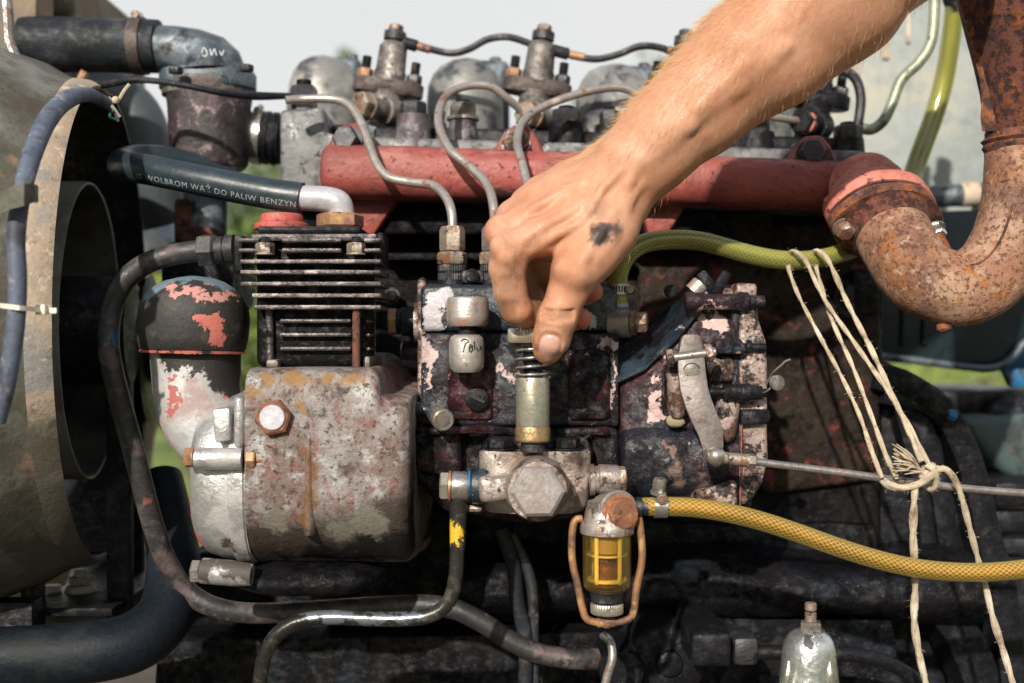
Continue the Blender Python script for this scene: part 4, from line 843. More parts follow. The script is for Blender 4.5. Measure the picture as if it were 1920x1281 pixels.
for k in range(5):
    g = G(); o = rng.uniform(-9, 9, (6, 2)); pts = [(120, 178), (140, 176), (165, 182), (188, 190), (207, 205), (220, 222)]
    g.tube([W(x+o[i][0]*.6, y+o[i][1]*.6, .02 + .006*i) for i, (x, y) in enumerate(pts)], .0011, 6, 6); P('wire', g, (m_ink, m_rub, m_blk, m_duct, m_zip)[k], t)
g = G(); g.tube([W(243, 158, .04), W(232, 172, .04), W(222, 188, .04), W(212, 190, .04), W(204, 184, .04)], .0013, 6, 6); g.ball(W(217, 188, .039), .003, 10); P('string_tie', g, m_string, t)
g = G(); g.tube([W(205, 190, .045), W(213, 203, .045), W(206, 218, .045), W(220, 226, .05)], .0010, 6, 6); P('wire', g, leaf_mat('green_wire', (.02, .12, .05), (.03, .15, .06)), t)
g = G(); g.cyl(W(152, 150, .16), W(160, 135, .16), .004, n=10); P('connector', g, m_brassnut, t)

# ------------------------------------------------------------------ thermostat housing and coolant pipes
t = T('radiator_hose', 'short cracked black hose between radiator and thermostat elbow', 'hose', W(170, 135, .17))
g = G(); g.tube([W(46, 84, .175), W(90, 84, .175), W(170, 85, .175), W(240, 86, .175), W(298, 88, .175)], [.0225, .0232, .0228, .0228, .0224], 40, 8); g.jitter(.0009, 30); P('hose_wall', g, m_rub, t, ang=60)
band(t, W(262, 87, .175), (1, 0, 0), .0236, .010, m_clampd, screw=(0, -.2, 1), slots=False)
t = T('thermostat_housing', 'stained dark thermostat housing under a blue grey elbow', 'thermostat housing', W(390, 315, .17))
d = .175; g = G(); rings = []
for (cx, cy, rx, rz, tilt) in ((292, 91, 0, 43, 0), (330, 92, 0, 42, .1), (360, 98, 0, 45, .35), (384, 108, 0, 52, .75), (394, 122, 0, 60, 1.15), (394, 140, 0, 70, 1.5)):
    ax = Vector((math.cos(tilt), 0, -math.sin(tilt))); up = Vector((math.sin(tilt), 0, math.cos(tilt))); c = W(cx, cy, d)
    rings.append([c + (up*math.cos(2*math.pi*j/40) + Vector((0, -1, 0))*math.sin(2*math.pi*j/40))*(rz*S(d)) for j in range(40)])
g.loft(rings); g.jitter(.0012, 40); P('elbow', g, m_elbow, t, ang=60)
g = G(); g.loft([[W(390, y, d) + Vector((math.copysign(abs(math.cos(a))**.8, math.cos(a))*90*S(d)*k, math.sin(a)*62*S(d)*k, (a*0))) for a in [2*math.pi*j/44 for j in range(44)]] for y, k in ((172, .95), (168, 1), (142, 1), (136, .96))]); P('flange', g, m_elbow, t, ang=40)
g = G(); g.loft([[W(390, y, d) + Vector((math.cos(a)*86*S(d)*k, math.sin(a)*64*S(d)*k, 0)) for a in [2*math.pi*j/44 for j in range(44)]] for y, k in ((181, .99), (166, 1.0), (160, 1.02), (155, 1.0))]); P('joint_ring', g, m_clampd, t)
g = G(); g.loft([[W(392, y, d) + Vector((math.cos(a)*r*S(d), math.sin(a)*r*.9*S(d), 0)) for a in [2*math.pi*j/44 for j in range(44)]] for y, r in ((318, 40), (316, 66), (308, 72), (250, 74), (200, 77), (180, 80))]); g.jitter(.0009, 40); P('body', g, m_thermo, t, ang=50)
for px, py in ((462, 134), (330, 138)):
    g = G(); g.hex(W(px, py, .135), (0, 0, 1), 14*S(.135), 12*S(.135)); P('bolt', g, m_dnut, t)
for i, l in enumerate((((378, 100), (382, 90), (388, 98), (386, 106), (380, 104)), ((394, 92), (397, 104), (402, 92), (406, 104)), ((412, 96), (416, 104), (420, 94)))):
    g = G(); g.tube([W(x, y, .121 - (0 if i else 0)) for x, y in l], .0005, 5, 4)
    P('scratch_mark', g, m_white, t)
t = T('bypass_hose', 'short dark hose with bright clamps between thermostat and cylinder head', 'hose', W(495, 310, .2))
g = G(); g.cyl(W(455, 255, .2), W(530, 262, .2), 47*S(.2), n=36); P('hose_wall', g, m_blk, t, .002)
band(t, W(484, 258, .2), (1, .05, -.1), 49*S(.2), .008, m_chrome, screw=(0, -.4, 1), slots=False)
g = G(); g.lathe(W(498, 259, .2), (1, .05, -.1), [(0, 50), (8, 50), (8, 46), (14, 46), (14, 50), (22, 50)], 36, S(.2)); P('ribbed_end', g, m_blk, t)
TM('lower_water_pipe', G().tube([W(390, 310, .19), W(386, 360, .19), W(384, 420, .19), W(384, 470, .19), W(384, 560, .19)], [.020, .019, .0185, .0185, .0185], 30, 6).jitter(.0006, 40), m_elbow, 'dark ribbed water pipe hanging under the thermostat housing', 'pipe')
t = T('water_pump', 'dark rusty water pump body behind the curved compressor pipe', 'water pump', W(350, 560, .2))
g = G(); g.pbox(325, 372, 352, 560, .165, .22); P('bracket', g, m_rustc, t, .003)
g = G(); g.pbox(328, 425, 400, 470, .15, .20); P('flange', g, m_rustc, t, .003)
g = G(); g.lathe(W(330, 520, .16), (1, -.1, 0), [(0, .03), (.03, .034), (.06, .03)], 30); P('volute', g, m_blk, t)
TM('coolant_hose', G().tube([W(120, 150, .30), W(170, 165, .31), W(215, 185, .32), (W(250, 220, .32)), W(268, 270, .32), W(285, 340, .32), W(310, 420, .33)], [.022, .024, .0265, .028, .0285, .028, .027], 36, 8), m_greyhose, 'thick smooth grey coolant hose curving down behind the fan', 'hose')

# ------------------------------------------------------------------ printed fuel hose with its elbow
t = T('fuel_hose', 'black rubber fuel hose with white printed lettering looping to the compressor', 'fuel hose', W(400, 400, .04))
HP = [W(566, 372, .012), W(510, 364, .014), W(450, 353, .018), W(390, 341, .022), W(330, 329, .028), W(280, 319, .036), W(246, 314, .048), W(229, 310, .068), W(236, 303, .092), W(262, 298, .112), W(310, 300, .13), W(370, 312, .15), W(430, 320, .17)]
HR = .0112; g = G(); g.tube(HP, HR, 32, 10); P('hose_wall', g, m_hoseblk, t)
def print_on(path, r, text, s0, size, up_ang, parent, m):
    """lettering that follows the curve of a tube"""
    C = catmull(path, 20); cum = [0]
    for i in range(1, len(C)): cum.append(cum[-1] + (C[i]-C[i-1]).length)
    fc = bpy.data.curves.new('print', 'FONT'); fc.body = text; fc.size = size; fc.space_character = 1.12; fc.resolution_u = 2
    fo = bpy.data.objects.new('print', fc); me = bpy.data.meshes.new_from_object(fo); bpy.data.objects.remove(fo); bpy.data.curves.remove(fc)
    bm = bmesh.new(); bm.from_mesh(me); w = max(v.co.x for v in bm.verts)
    bmesh.ops.triangulate(bm, faces=bm.faces[:]); bmesh.ops.subdivide_edges(bm, edges=[e for e in bm.edges if e.calc_length() > size*.25], cuts=2)
    g = G(); g.bm.free(); g.bm = bm
    for v in bm.verts:
        s = s0 + (w - v.co.x)                            # the path runs from right to left
        i = min(max(np.searchsorted(cum, s) - 1, 0), len(C)-2); f = (s - cum[i])/max(cum[i+1]-cum[i], 1e-9)
        p = C[i].lerp(C[i+1], f); tg = (C[i+1]-C[i]).normalized()
        side = Vector((0, 0, 1)); side = (side - tg*side.dot(tg)).normalized(); fr = side.cross(tg).normalized()
        if fr.y > 0: fr = -fr
        a = up_ang + v.co.y / r
        v.co = p + (fr*math.cos(a) + side*math.sin(a))*(r + .00025)
    P('print', g, m, parent)
print_on(HP, HR, 'IT WOLBROM WĄŻ DO PALIW BENZYN', .001, .0062, R(-42), t, m_print)
t = T('hose_elbow', 'grey lilac metal elbow joining the fuel hose to the compressor head', 'elbow fitting', W(625, 428, .012))
g = G(); g.tube([W(548, 370, .012), W(580, 372, .012), W(612, 374, .012), W(634, 382, .012), W(641, 400, .012), W(641, 412, .012)], [.0088, .0090, .0092, .0096, .0090, .0086], 28, 8); P('elbow_tube', g, m_alu, t, ang=50)
g = G(); g.hex(W(638, 427, .012), (0, 0, 1), 44*S(.012), 26*S(.012), rot=.25); P('union_nut', g, m_brassnut, t)
# ------------------------------------------------------------------ air compressor
t = T('air_compressor', 'finned air compressor with chipped pink and grey crankcase', 'air compressor', W(600, 1095, .0))
def rbox(x0, y0, x1, y1, d0, d1, m, name, bev=.0012, seg=2, par=None, label=None):
    g = G(); g.pbox(x0, y0, x1, y1, d0, d1); return P(name, g, m, par or t, bev, seg, label=label)
F0 = -.045
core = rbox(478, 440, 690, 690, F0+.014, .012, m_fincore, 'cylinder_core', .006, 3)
g = G(); g.pbox(470, 438, 706, 452, F0+.004, .015); P('head_top', g, m_fin, t, .0015)
g = G(); g.pbox(482, 424, 676, 438, F0+.012, .02); P('head_plate', g, m_blk, t, .002, label='plate with pinkish worn edge')
for (x0, x1, y0, dd) in ((446, 712, 446, 0), (446, 712, 465, 0)):       # head fins, broken by stud notches
    for a, b in ((446, 486), (528, 640), (682, 714)):
        g = G(); g.pbox(a, y0, b, y0+9, F0+.001, .01); g.jitter(.0004, 60); P('fin', g, m_fin, t, .0012)
for i, (x0, x1, y0) in enumerate(((450, 714, 486), (450, 714, 506), (450, 714, 528), (472, 714, 550), (476, 714, 572))):
    g = G(); g.pbox(x0, y0, x1, y0+8.5, F0+.001*(i % 2), .008); g.subdiv(2); g.jitter(.00045, 50, i); P('fin', g, m_fin, t, .0011)
for y0 in (598, 624, 650):
    g = G(); g.pbox(524, y0, 658, y0+8, F0+.008, .008); P('fin', g, m_fin, t, .0012)
    g = G(); g.pbox(672, y0+1, 694, y0+8, F0+.016, .008); P('fin', g, m_fin, t, .0012)
rbox(706, 436, 719, 500, F0+.012, .0, m_blk, 'side_ear', .0015)
rbox(438, 440, 455, 510, F0+.010, .0, m_blk, 'inlet_flange', .002)
for px, m_ in ((497, m_nut), (668, m_nut)):
    g = G(); g.thread(W(px, 464, F0+.0045), (0, 0, 1), 9.5*S(F0), 22*S(F0), .0012); o = P('stud', g, m_dnut, t)
    g = G(); g.hex(W(px, 478, F0+.0045), (0, 0, 1), 18*S(F0), 20*S(F0), rot=.2, washer=1.05); P('nut', g, m_, o)
g = G(); g.cyl(W(668, 575, F0+.0055), W(668, 692, F0+.0055), 7.5*S(F0), n=16); P('through_stud', g, m_rustd, t)
g = G(); g.cyl(W(505, 575, F0+.011), W(507, 692, F0+.011), 7.5*S(F0), n=16); g.ball(W(497, 620, F0+.004), 6*S(F0), 12); P('through_stud', g, m_fin, t)
g = G(); g.lathe(W(590, 692, .005), (0, 0, 1), [(0, 80), (14, 80), (18, 74)], 40, S(0)); P('cylinder_foot', g, m_fin, t)
rbox(498, 674, 522, 690, F0+.006, .04, m_inj, 'foot_nut', .002)
rbox(680, 668, 694, 692, F0+.012, .04, m_inj, 'foot_nut', .002)
# crankcase: front face slightly bulged, round bottom, rounded right end, stepped top
rings = []
NX = 26
xs = [461 + (768-461)*(1-(1-i/NX)**1.35) for i in range(NX+1)]
for i, px in enumerate(xs):
    e = max(0.0, (px - 738)/30.0); shr = 1 - .16*(1-math.sqrt(max(0, 1-min(e, 1)**2)))
    top = 690 if px < 700 else (690 + 52*min(1, max(0, (px-702)/16)))
    top += 10*(1-shr)/.16*.5
    prof = [(.09, top)]
    tl = [(.02, top), (-.030, top), (-.050, top+3), (-.058, top+14), (-.062, top+40), (-.064, 800), (-.064, 880), (-.062, 950), (-.055, 1000), (-.042, 1040), (-.022, 1070), (.005, 1088), (.05, 1096), (.09, 1096)]
    q = [W(px, y, 0) for _, y in [(.09, top)] + tl]
    rings.append([Vector((W(px, 0, -.06).x, (yy*shr if yy < 0 else yy), 1.0 - (py-640.5)*S(-.058) * (1 if py < 900 else (1-.06*(1-shr)/.16)))) for yy, py in [(.09, top)] + tl])
g = G(); g.loft(rings); g.bm.normal_update()
bmesh.ops.subdivide_edges(g.bm, edges=g.bm.edges[:], cuts=2, smooth=.6, use_grid_fill=True)
g.jitter(.0007, 34); P('crankcase', g, m_crank, t, ang=50)
g = G(); g.prism([(690, 735), (756, 750), (762, 780), (760, 970), (735, 1030), (690, 1060)], -.04, .0, .9); P('crankcase_end', g, m_crank, t, .008, 3)
g = G(); g.loft([[W(578, y, -.0628 - .0012*math.exp(-((y-880)/90)**4)) + Vector((x*S(-.06), dy, 0)) for x, dy in ((-11, .004), (-6, -.0005), (0, -.0014), (6, -.0005), (11, .004))] for y in range(812, 1010, 12)], cap=False, closed=False); P('casting_ridge', g, m_crank, t, ang=80)
g = G(); g.lathe(W(516, 783, -.060), (.0, -1, .05), [(-.004, 38), (0, 38), (.002, 36)], 32, S(-.06) if False else 1*S(-.06)); 
g = G(); q = W(516, 783, -.061); g.hex(q, (0, -1, .06), 35*S(-.06), .009, rot=.2); o = P('oil_plug', g, m_rustnut, t)
g = G(); g.lathe(q + Vector((0, -.0085, .0005)), (0, -1, .06), [(0, 24), (.0016/S(-.06), 23.5), (.002/S(-.06), 22)], 32, S(-.06)); P('plug_face', g, m_alu, o)
# the silver side cover
d = -.002; rings = []
cx0, cz = W(463, 905, -.05), W(0, 905, -.045).z
prof = [(464, 172), (452, 172), (449, 170), (436, 168), (400, 163), (375, 155), (358, 140), (350, 118), (346, 80), (344, 30)]
for px, rad in prof:
    x = W(px, 0, -.05).x; r_ = []
    for j in range(48):
        a = 2*math.pi*j/48; ca, sa = math.cos(a), math.sin(a)
        r_.append(Vector((x, .006 - math.copysign(abs(ca)**.75, ca)*(.064 if ca > 0 else .06)*(rad/172)**.6, cz + math.copysign(abs(sa)**.85, sa)*rad*S(-.05))))
    rings.append(r_)
g = G(); g.loft(rings); g.jitter(.0006, 40); P('side_cover', g, m_silver, t, ang=45)
rings = []
for px, ex in ((431, -3), (432, 1.5), (434, 2.5), (460, 2.5), (462, 1)):
    x = W(px, 0, -.05).x; rad = 171 + ex; r_ = []
    for j in range(48):
        a = 2*math.pi*j/48; ca, sa = math.cos(a), math.sin(a)
        r_.append(Vector((x, .006 - math.copysign(abs(ca)**.75, ca)*(.064 if ca > 0 else .06)*(rad/171)**1.4, cz + math.copysign(abs(sa)**.85, sa)*rad*S(-.05))))
    rings.append(r_)
g = G(); g.loft(rings); P('cover_rib', g, m_silver, t, ang=40)
g = G(); g.pbox(436, 742, 458, 842, -.062, -.02); P('cover_rib', g, m_silver, t, .004, 3)
g = G(); g.prism([(396, 768), (430, 764), (432, 826), (402, 832)], -.0625, -.03); P('cast_panel', g, m_silver, t, .002, 2)
g = G(); a = W(366, 860, -.062); b = W(462, 860, -.062); g.lathe(a, b-a, [(0, 19), (2, 21), (90/1, 21)], 28, S(-.062)); o = P('bolt_boss', g, m_silver, t, .0006)
g = G(); g.hex(W(365, 858, -.062), (-1, 0, 0), 19*S(-.06), 16*S(-.06), rot=.3, washer=1.0); P('bolt', g, m_brassnut, o)
g = G(); g.hex(W(463, 861, -.062), (1, 0, 0), 17*S(-.06), 17*S(-.06), rot=.1); g.cyl(W(480, 861, -.062), W(492, 862, -.061), 9*S(-.06)); P('bolt_end', g, m_brassnut, o)
g = G(); a = W(378, 1070, -.045); b = W(470, 1078, -.045); g.lathe(a, b-a, [(0, 23), (2, 24), (60, 24), (95, 20)], 28, S(-.045)); o = P('lower_boss', g, m_silver, t)
g = G(); g.ball(W(575, 1074, -.002), .05, 44, (1.15, .92, .27)); g.jitter(.0022, 40); P('lower_sump', g, m_grease, t, ang=60)
g = G(); g.hex(W(377, 1072, -.045), (-1, 0, 0), 23*S(-.05), 17*S(-.05), rot=.3); P('bolt', g, m_inj, o)
# intake neck sweeping into the cover
g = G(); rings = []
for (cx, cy, rx, dd) in ((366, 640, 84, -.005), (368, 690, 82, -.005), (370, 740, 81, -.006), (376, 790, 78, -.007), (388, 830, 70, -.010), (402, 862, 56, -.014), (415, 885, 38, -.018)):
    c = W(cx, cy, dd); rings.append([c + Vector((math.cos(2*math.pi*j/44)*rx*S(dd), math.sin(2*math.pi*j/44)*min(rx, 80)*S(dd)*.95, 0)) for j in range(44)])
g.loft(rings); g.jitter(.0006, 40, 5); P('intake_neck', g, m_neck, t, ang=60)
t = T('intake_cap', 'black domed intake cap with peeling pink paint and blue grey patches over its top', 'air intake cap', W(362, 662, -.005))
k = S(-.005); g = G()
g.lathe(W(362, 660, -.005), (0.02, 0, 1), [(-2, 84), (2, 92), (6, 97), (30, 102), (62, 104), (84, 101), (104, 90), (120, 74), (132, 54), (139, 32), (142, 12), (142.5, .01)], 64, k)
g.jitter(.0007, 36); P('dome', g, m_dome, t, ang=60)
g = G(); g.lathe(W(362, 662, -.005), (.02, 0, 1), [(0, 91), (0, 95.5), (4, 97.5), (5, 92)], 64, k); g.jitter(.0004, 90); P('rim', g, m_pinkrim, t)
t = T('red_head_plug', 'stepped red plug on top of the finned compressor head', 'plug', W(528, 430, .0))
k = S(.0); g = G(); g.lathe(W(528, 431, 0), (0, 0, 1), [(0, 50), (2, 51), (10, 50), (13, 44)], 48, k); P('base_ring', g, m_redplug, t)
g = G(); g.lathe(W(528, 420, 0), (0, 0, 1), [(0, 41), (14, 40), (18, 37), (19, 30)], 12, k); P('cap', g, m_redplug, t, .0006)
# the bent delivery pipe
t = T('compressor_pipe', 'thick bent steel pipe with flaking paint sweeping from compressor head to below', 'pipe', W(500, 1160, .03))
CP = [(392, 468, .0), (345, 474, .0), (300, 484, .0), (262, 502, .0), (230, 532, .0), (209, 580, 0), (203, 640, 0), (212, 700, .0), (230, 770, .005), (252, 850, .01), (272, 930, .015), (292, 1000, .02), (315, 1058, .025), (350, 1108, .03), (400, 1138, .03), (470, 1150, .035), (580, 1146, .04), (700, 1138, .045), (790, 1134, .045), (850, 1142, .045), (905, 1168, .045), (955, 1200, .045), (1010, 1225, .045), (1075, 1236, .045), (1120, 1234, .05)]
g = G(); g.tube(Ws(CP), .0076, 20, 8); P('pipe_tube', g, m_cpipe, t)
g = G(); g.hex(W(374, 470, 0), (1, 0, 0.04), 32*S(0), 32*S(0), rot=.2); P('union_nut', g, m_cpipe, t)
g = G(); g.lathe(W(406, 469, 0), (1, 0, .04), [(0, 25), (14, 25), (14, 22), (18, 22), (18, 28), (34, 28)], 24, S(0)); P('union_body', g, m_cpipe, t)
TM('heater_hose', G().tube(Ws([(-80, 1236, -.01), (0, 1234, -.01), (90, 1229, -.008), (190, 1220, -.002), (262, 1198, .01), (312, 1148, .03), (326, 1070, .055), (318, 990, .085), (300, 900, .115)]), [.0215, .0213, .0212, .0212, .0212, .0205, .020, .019, .018], 40, 8), m_bighose, 'fat dusty black hose curving up along the bottom edge', 'hose')
# ------------------------------------------------------------------ injection pump
t = T('injection_pump', 'oily black and plum injection pump with chipped paint behind the hand pump', 'injection pump', W(970, 960, .05))
def part(name, poly, d0, d1, m, bev=.003, seg=3, label=None, jit=0, par=None, back=1.0):
    g = G(); g.prism(poly, d0, d1, back)
    if bev: g.bevel(bev, seg)
    if jit: g.subdiv(3); g.jitter(jit, 40)
    return P(name, g, m, par or t, ang=45, label=label)
part('upper_housing', [(788, 534), (1158, 540), (1158, 622), (788, 622)], -.012, .11, m_blueblk, .004)
part('upper_lid', [(794, 532), (1150, 538), (1150, 560), (790, 560)], -.009, .10, m_blueblk, .003)
part('lower_housing', [(789, 624.5), (1157, 624.5), (1157, 800), (789, 800)], -.0135, .11, m_plum, .003)
g = G(); g.pbox(782, 520, 800, 800, .004, .11); P('end_plate', g, m_worn, t, .003, 2)
part('side_window', [(838, 690), (925, 690), (925, 790), (838, 790)], -.0165, .0, m_bodyd, .004, 3, jit=.0006)
part('cast_step', [(1066, 660), (1110, 650), (1146, 660), (1146, 790), (1066, 790)], -.0185, .0, m_bodyd, .005, 3, jit=.0006)
part('cam_housing', [(776, 792), (1160, 792), (1168, 850), (1160, 965), (990, 985), (830, 960), (776, 900)], -.002, .12, m_bodyd, .006, 3)
part('side_rib', [(776, 798), (866, 798), (866, 905), (776, 880)], -.016, .03, m_bodyd, .006, 3, jit=.0012)
part('side_rib', [(1110, 800), (1160, 800), (1166, 930), (1110, 930)], -.014, .03, m_plum, .005, 3)
g = G(); g.pbox(1144, 626, 1160, 800, -.0165, .05); P('joint_flange', g, m_worn if False else m_plum, t, .002)
g = G(); g.tube(Ws([(790, 810, -.018), (900, 806, -.018), (1000, 812, -.018), (1140, 808, -.018)]), .003, 8, 6, wob=.4); P('oil_ridge', g, m_bodyd, t)
for px, py, r in ((895, 748, 20),):
    g = G(); g.lathe(W(px, py, -.018), (0, -1, 0), [(0, 23), (8, 22), (10, 17)], 26, S(-.02)); o = P('screw_plug', g, m_blk, t)
    g = G(); g.box(W(px, py, -.0225), (.011, .0012, .002), Matrix.Rotation(R(25), 3, 'Y')); P('slot', g, m_ink, o)
# rack end on the left
g = G(); k = S(.02); p = W(788, 603, .02)
g.lathe(p, (-1, 0, 0), [(0, 34), (6, 34), (8, 27), (34, 27), (36, 24), (44, 24)], 30, k); P('rack_sleeve', g, m_blk, t, .0004)
g = G(); g.hex(p + Vector((-44*k, 0, 0)), (-1, 0, 0), 26*k, 16*k, rot=.15); P('rack_cap', g, m_brassnut, t)
g = G(); g.lathe(p + Vector((-2*k, 0, 0)), (-1, 0, 0), [(0, 37), (8, 37)], 30, k); P('rack_ring', g, m_worn, t)
g = G(); g.lathe(W(790, 665, .03), (-1, 0, 0), [(0, 26), (34, 26), (38, 20)], 24, S(.03)); P('shaft_stub', g, m_blk, t)
# delivery unions
def union(px, bright, d=.01):
    k = S(d); g = G(); g.lathe(W(px, 536, d), (0, 0, 1), [(0, 30), (6, 28), (10, 26), (38, 26)], 30, k); o = P('delivery_valve', g, m_blk, t)
    g = G(); g.knurl(W(px, 527, d), (0, 0, 1), 27*k, 15*k, 36); g.knurl(W(px, 510, d), (0, 0, 1), 27*k, 13*k, 36); P('knurled_ring', g, m_dnut, o)
    g = G(); g.hex(W(px, 496, d), (0, 0, 1), 29*k, 23*k, rot=.3); P('lower_nut', g, m_nut, o)
    g = G(); g.hex(W(px, 471, d), (0, 0, 1), 24*k, 46*k, rot=.12); P('pipe_nut', g, m_nut if bright else m_steel, o)
for px, b in ((848, True), (927, False), (1006, True), (1085, False)): union(px, b)
for px in (888, 968):
    g = G(); g.pbox(px-24, 506, px+20, 532, .0, .02); o = P('locking_clamp', g, m_dnut, t, .003)
    g = G(); g.lathe(W(px-4, 518, -.001), (.2, -1, .2), [(0, 13), (8, 13), (9, 11)], 20, S(0)); P('clamp_screw', g, m_blk, o)
# fittings on the front face
t2 = T('crankcase_breather', 'pale round breather cap on the front of the pump, over a scribbled cylinder', 'breather', W(876, 690, -.03))
d = -.035; k = S(d); g = G(); g.lathe(W(877, 612, d), (0, 0, 1), [(0, 33), (5, 38), (14, 40), (15, 38.6), (16, 40), (44, 40), (50, 39), (54, 36), (55, 30)], 56, k); P('cap', g, m_cap, t2, ang=40)
g = G(); g.lathe(W(877, 632, d), (0, 0, 1), [(0, 18), (24, 18)], 20, k); P('stem', g, m_blk, t2)
g = G(); g.lathe(W(875, 690, d), (0, 0, 1), [(-8, 24), (0, 31), (12, 33), (48, 33), (56, 31), (62, 24), (63, 10)], 40, k); P('body', g, m_cap, t2, ang=40, label='cylinder with a black handwritten scribble')
g = G(); g.cyl(W(876, 655, d), W(876, 655, 0), .010); P('bracket', g, m_blk, t2)
for l in (((866, 640), (872, 636), (880, 640), (874, 645), (870, 660)), ((880, 652), (884, 646), (887, 654), (884, 660), (881, 655), (888, 648)), ((890, 640), (891, 656)), ((894, 650), (897, 658), (900, 648), (902, 656))):
    g = G(); pts = []
    for x, y in l:
        c = W(875, y, d); ox = (x-875)*k; pts.append(Vector((c.x+ox, d - math.sqrt(max((33*k)**2 - ox*ox, 1e-8)) - .0001, c.z)))
    g.tube(pts, .00045, 5, 4); P('scribble', g, m_ink, t2)
t3 = T('bleed_screw', 'dirty steel bleed screw poking out of the pump side', 'screw', W(830, 790, -.03))
a = W(815, 772, -.012); ax = Vector((.30, -.9, -.18)); g = G(); g.lathe(a, ax, [(0, 19), (38, 19), (40, 21), (66, 21), (69, 18)], 26, S(-.02)); P('shank', g, m_chrome, t3, ang=40)
g = G(); e = a + ax.normalized()*(69*S(-.02)); g.lathe(e, ax, [(0, 12), (.4, 12), (.5, 8)], 20, S(-.02)); P('socket', g, m_inj, t3)
g = G(); g.tube(Ws([(760, 762, -.01), (790, 768, -.014), (822, 772, -.018)]), .0045, 12, 5); P('arm', g, m_blueblk, t3)

# ------------------------------------------------------------------ governor
t = T('governor', 'plum governor housing with bare worn end cover beside the injection pump', 'governor', W(1300, 985, .05))
part('housing', [(1160, 722), (1205, 696), (1264, 642), (1316, 580), (1318, 552), (1412, 552), (1412, 960), (1360, 965), (1250, 930), (1160, 900)], -.012, .10, m_gov, .006, 3, par=t)
rings = []
for (ax_, ay_), (bx_, by_) in zip([(1146, 652), (1200, 622), (1252, 577), (1276, 552), (1292, 540)], [(1146, 716), (1205, 690), (1262, 636), (1290, 604), (1314, 574)]):
    A_, B_ = W(ax_, ay_, .03), W(bx_, by_, -.0165); n_ = (B_ - A_).normalized()
    rings.append([A_, A_.lerp(B_, .5) + Vector((-.001, -.002, .001)), B_ + Vector((0, 0, .001)), B_ + Vector((.0012, .0006, -.0016)), B_ + Vector((.003, .012, -.006)), A_ + Vector((.004, .02, -.01))])
g = G(); g.loft(rings); g.subdiv(2); g.jitter(.0008, 50); P('slanting_shoulder', g, m_blueblk, t, ang=50)  # blue-black colour stands for sky reflected in this chamfer of the plum housing
g = G(); rings = []
for (yy, top, bot, x1) in ((-.008, 600, 925, 1432), (-.014, 580, 935, 1432), (-.014, 580, 935, 1432)): pass
part('end_cover', [(1386, 556), (1422, 560), (1424, 600), (1438, 640), (1441, 700), (1440, 800), (1442, 860), (1432, 905), (1408, 945), (1386, 950)], -.020, .08, m_worn, .006, 3, par=t, label='end cover worn to bare metal')
part('cover_flange', [(1372, 560), (1388, 560), (1388, 955), (1372, 952)], -.0185, .08, m_plum, .002, 2, par=t)
g = G(); a, b = W(1283, 566, -.022), W(1432, 566, -.022); g.lathe(a, b-a, [(0, 14), (1, 18), (30, 18), (34, 15), (96, 15), (100, 18), (118, 18), (122, 12), (149, 12)], 26, S(-.02)); P('top_shaft', g, m_gov, t, ang=40)
g = G(); g.lathe(W(1284, 566, -.022), (-1, 0, 0), [(0, 10), (.3, 10)], 20, S(-.02)); P('shaft_bore', g, m_ink, t)
part('boss', [(1340, 640), (1352, 634), (1388, 634), (1402, 650), (1400, 664), (1340, 664)], -.028, .0, m_plum, .004, 3, par=t)
g = G(); g.cyl(W(1322, 650, -.022), W(1436, 652, -.022), 8*S(-.02), n=16); g.cyl(W(1398, 650, -.022), W(1408, 651, -.022), 13*S(-.02), n=16); P('stop_pin', g, m_blk, t, .0006)
part('bare_pad', [(1320, 672), (1376, 668), (1380, 716), (1330, 716)], -.0195, .0, m_worn, .003, 2, par=t, label='pad worn to rusty metal')
part('boss', [(1346, 722), (1384, 722), (1390, 760), (1386, 800), (1378, 832), (1352, 832), (1346, 800)], -.026, .0, m_worn, .006, 3, par=t)
g = G(); a, b = W(1316, 735, -.028), W(1440, 737, -.028); g.lathe(a, b-a, [(0, 9), (40, 9), (40, 15), (70, 15), (72, 17), (88, 17), (90, 15), (112, 13), (112, 8), (124, 8)], 20, S(-.028)); P('cross_shaft', g, m_blk, t, ang=40)
part('lower_pad', [(1390, 768), (1444, 768), (1446, 786), (1440, 796), (1390, 800)], -.026, .02, m_plum, .003, 2, par=t)
g = G(); g.tube(Ws([(1391, 796, -.0235), (1390, 850, -.0235), (1388, 948, -.0215)]), .0006, 6, 4); P('gasket_edge', g, m_red, t)
k = S(-.02); rings = []
for px, rr_ in ((1163, 62), (1166, 74), (1174, 82), (1188, 85), (1240, 86), (1300, 85), (1350, 82), (1385, 80)):
    c = W(px, 868, -.02); rings.append([Vector((c.x, .016 - math.sin(2*math.pi*j/48)*rr_*k*1.25, c.z + math.copysign(abs(math.cos(2*math.pi*j/48))**.8, math.cos(2*math.pi*j/48))*rr_*k)) for j in range(48)])
g = G(); g.loft(rings); g.subdiv(1); g.jitter(.0007, 45); P('governor_drum', g, m_drum, t, ang=60)
part('drum_web', [(1300, 925), (1384, 900), (1384, 955), (1370, 972), (1306, 962)], -.026, .02, m_worn, .006, 3, par=t)
part('top_block', [(1380, 530), (1420, 532), (1420, 556), (1380, 556)], .0, .05, m_worn, .002, 2, par=t)
g = G(); g.lathe(W(1298, 548, .01), (.7, 0, .7), [(0, 17), (22, 17), (24, 14)], 22, S(0)); P('filler_stub', g, m_cap, t)
for px, a_ in ((1326, -.6), (1352, .5)):
    g = G(); M = Matrix.Rotation(a_, 3, 'Y'); g.box(W(px, 530, .01), (.008, .006, .018), M); P('wing', g, m_blk, t, .002, 2)
g = G(); g.cyl(W(1312, 548, .012), W(1372, 548, .012), 8*S(0)); P('filler_base', g, m_worn, t)
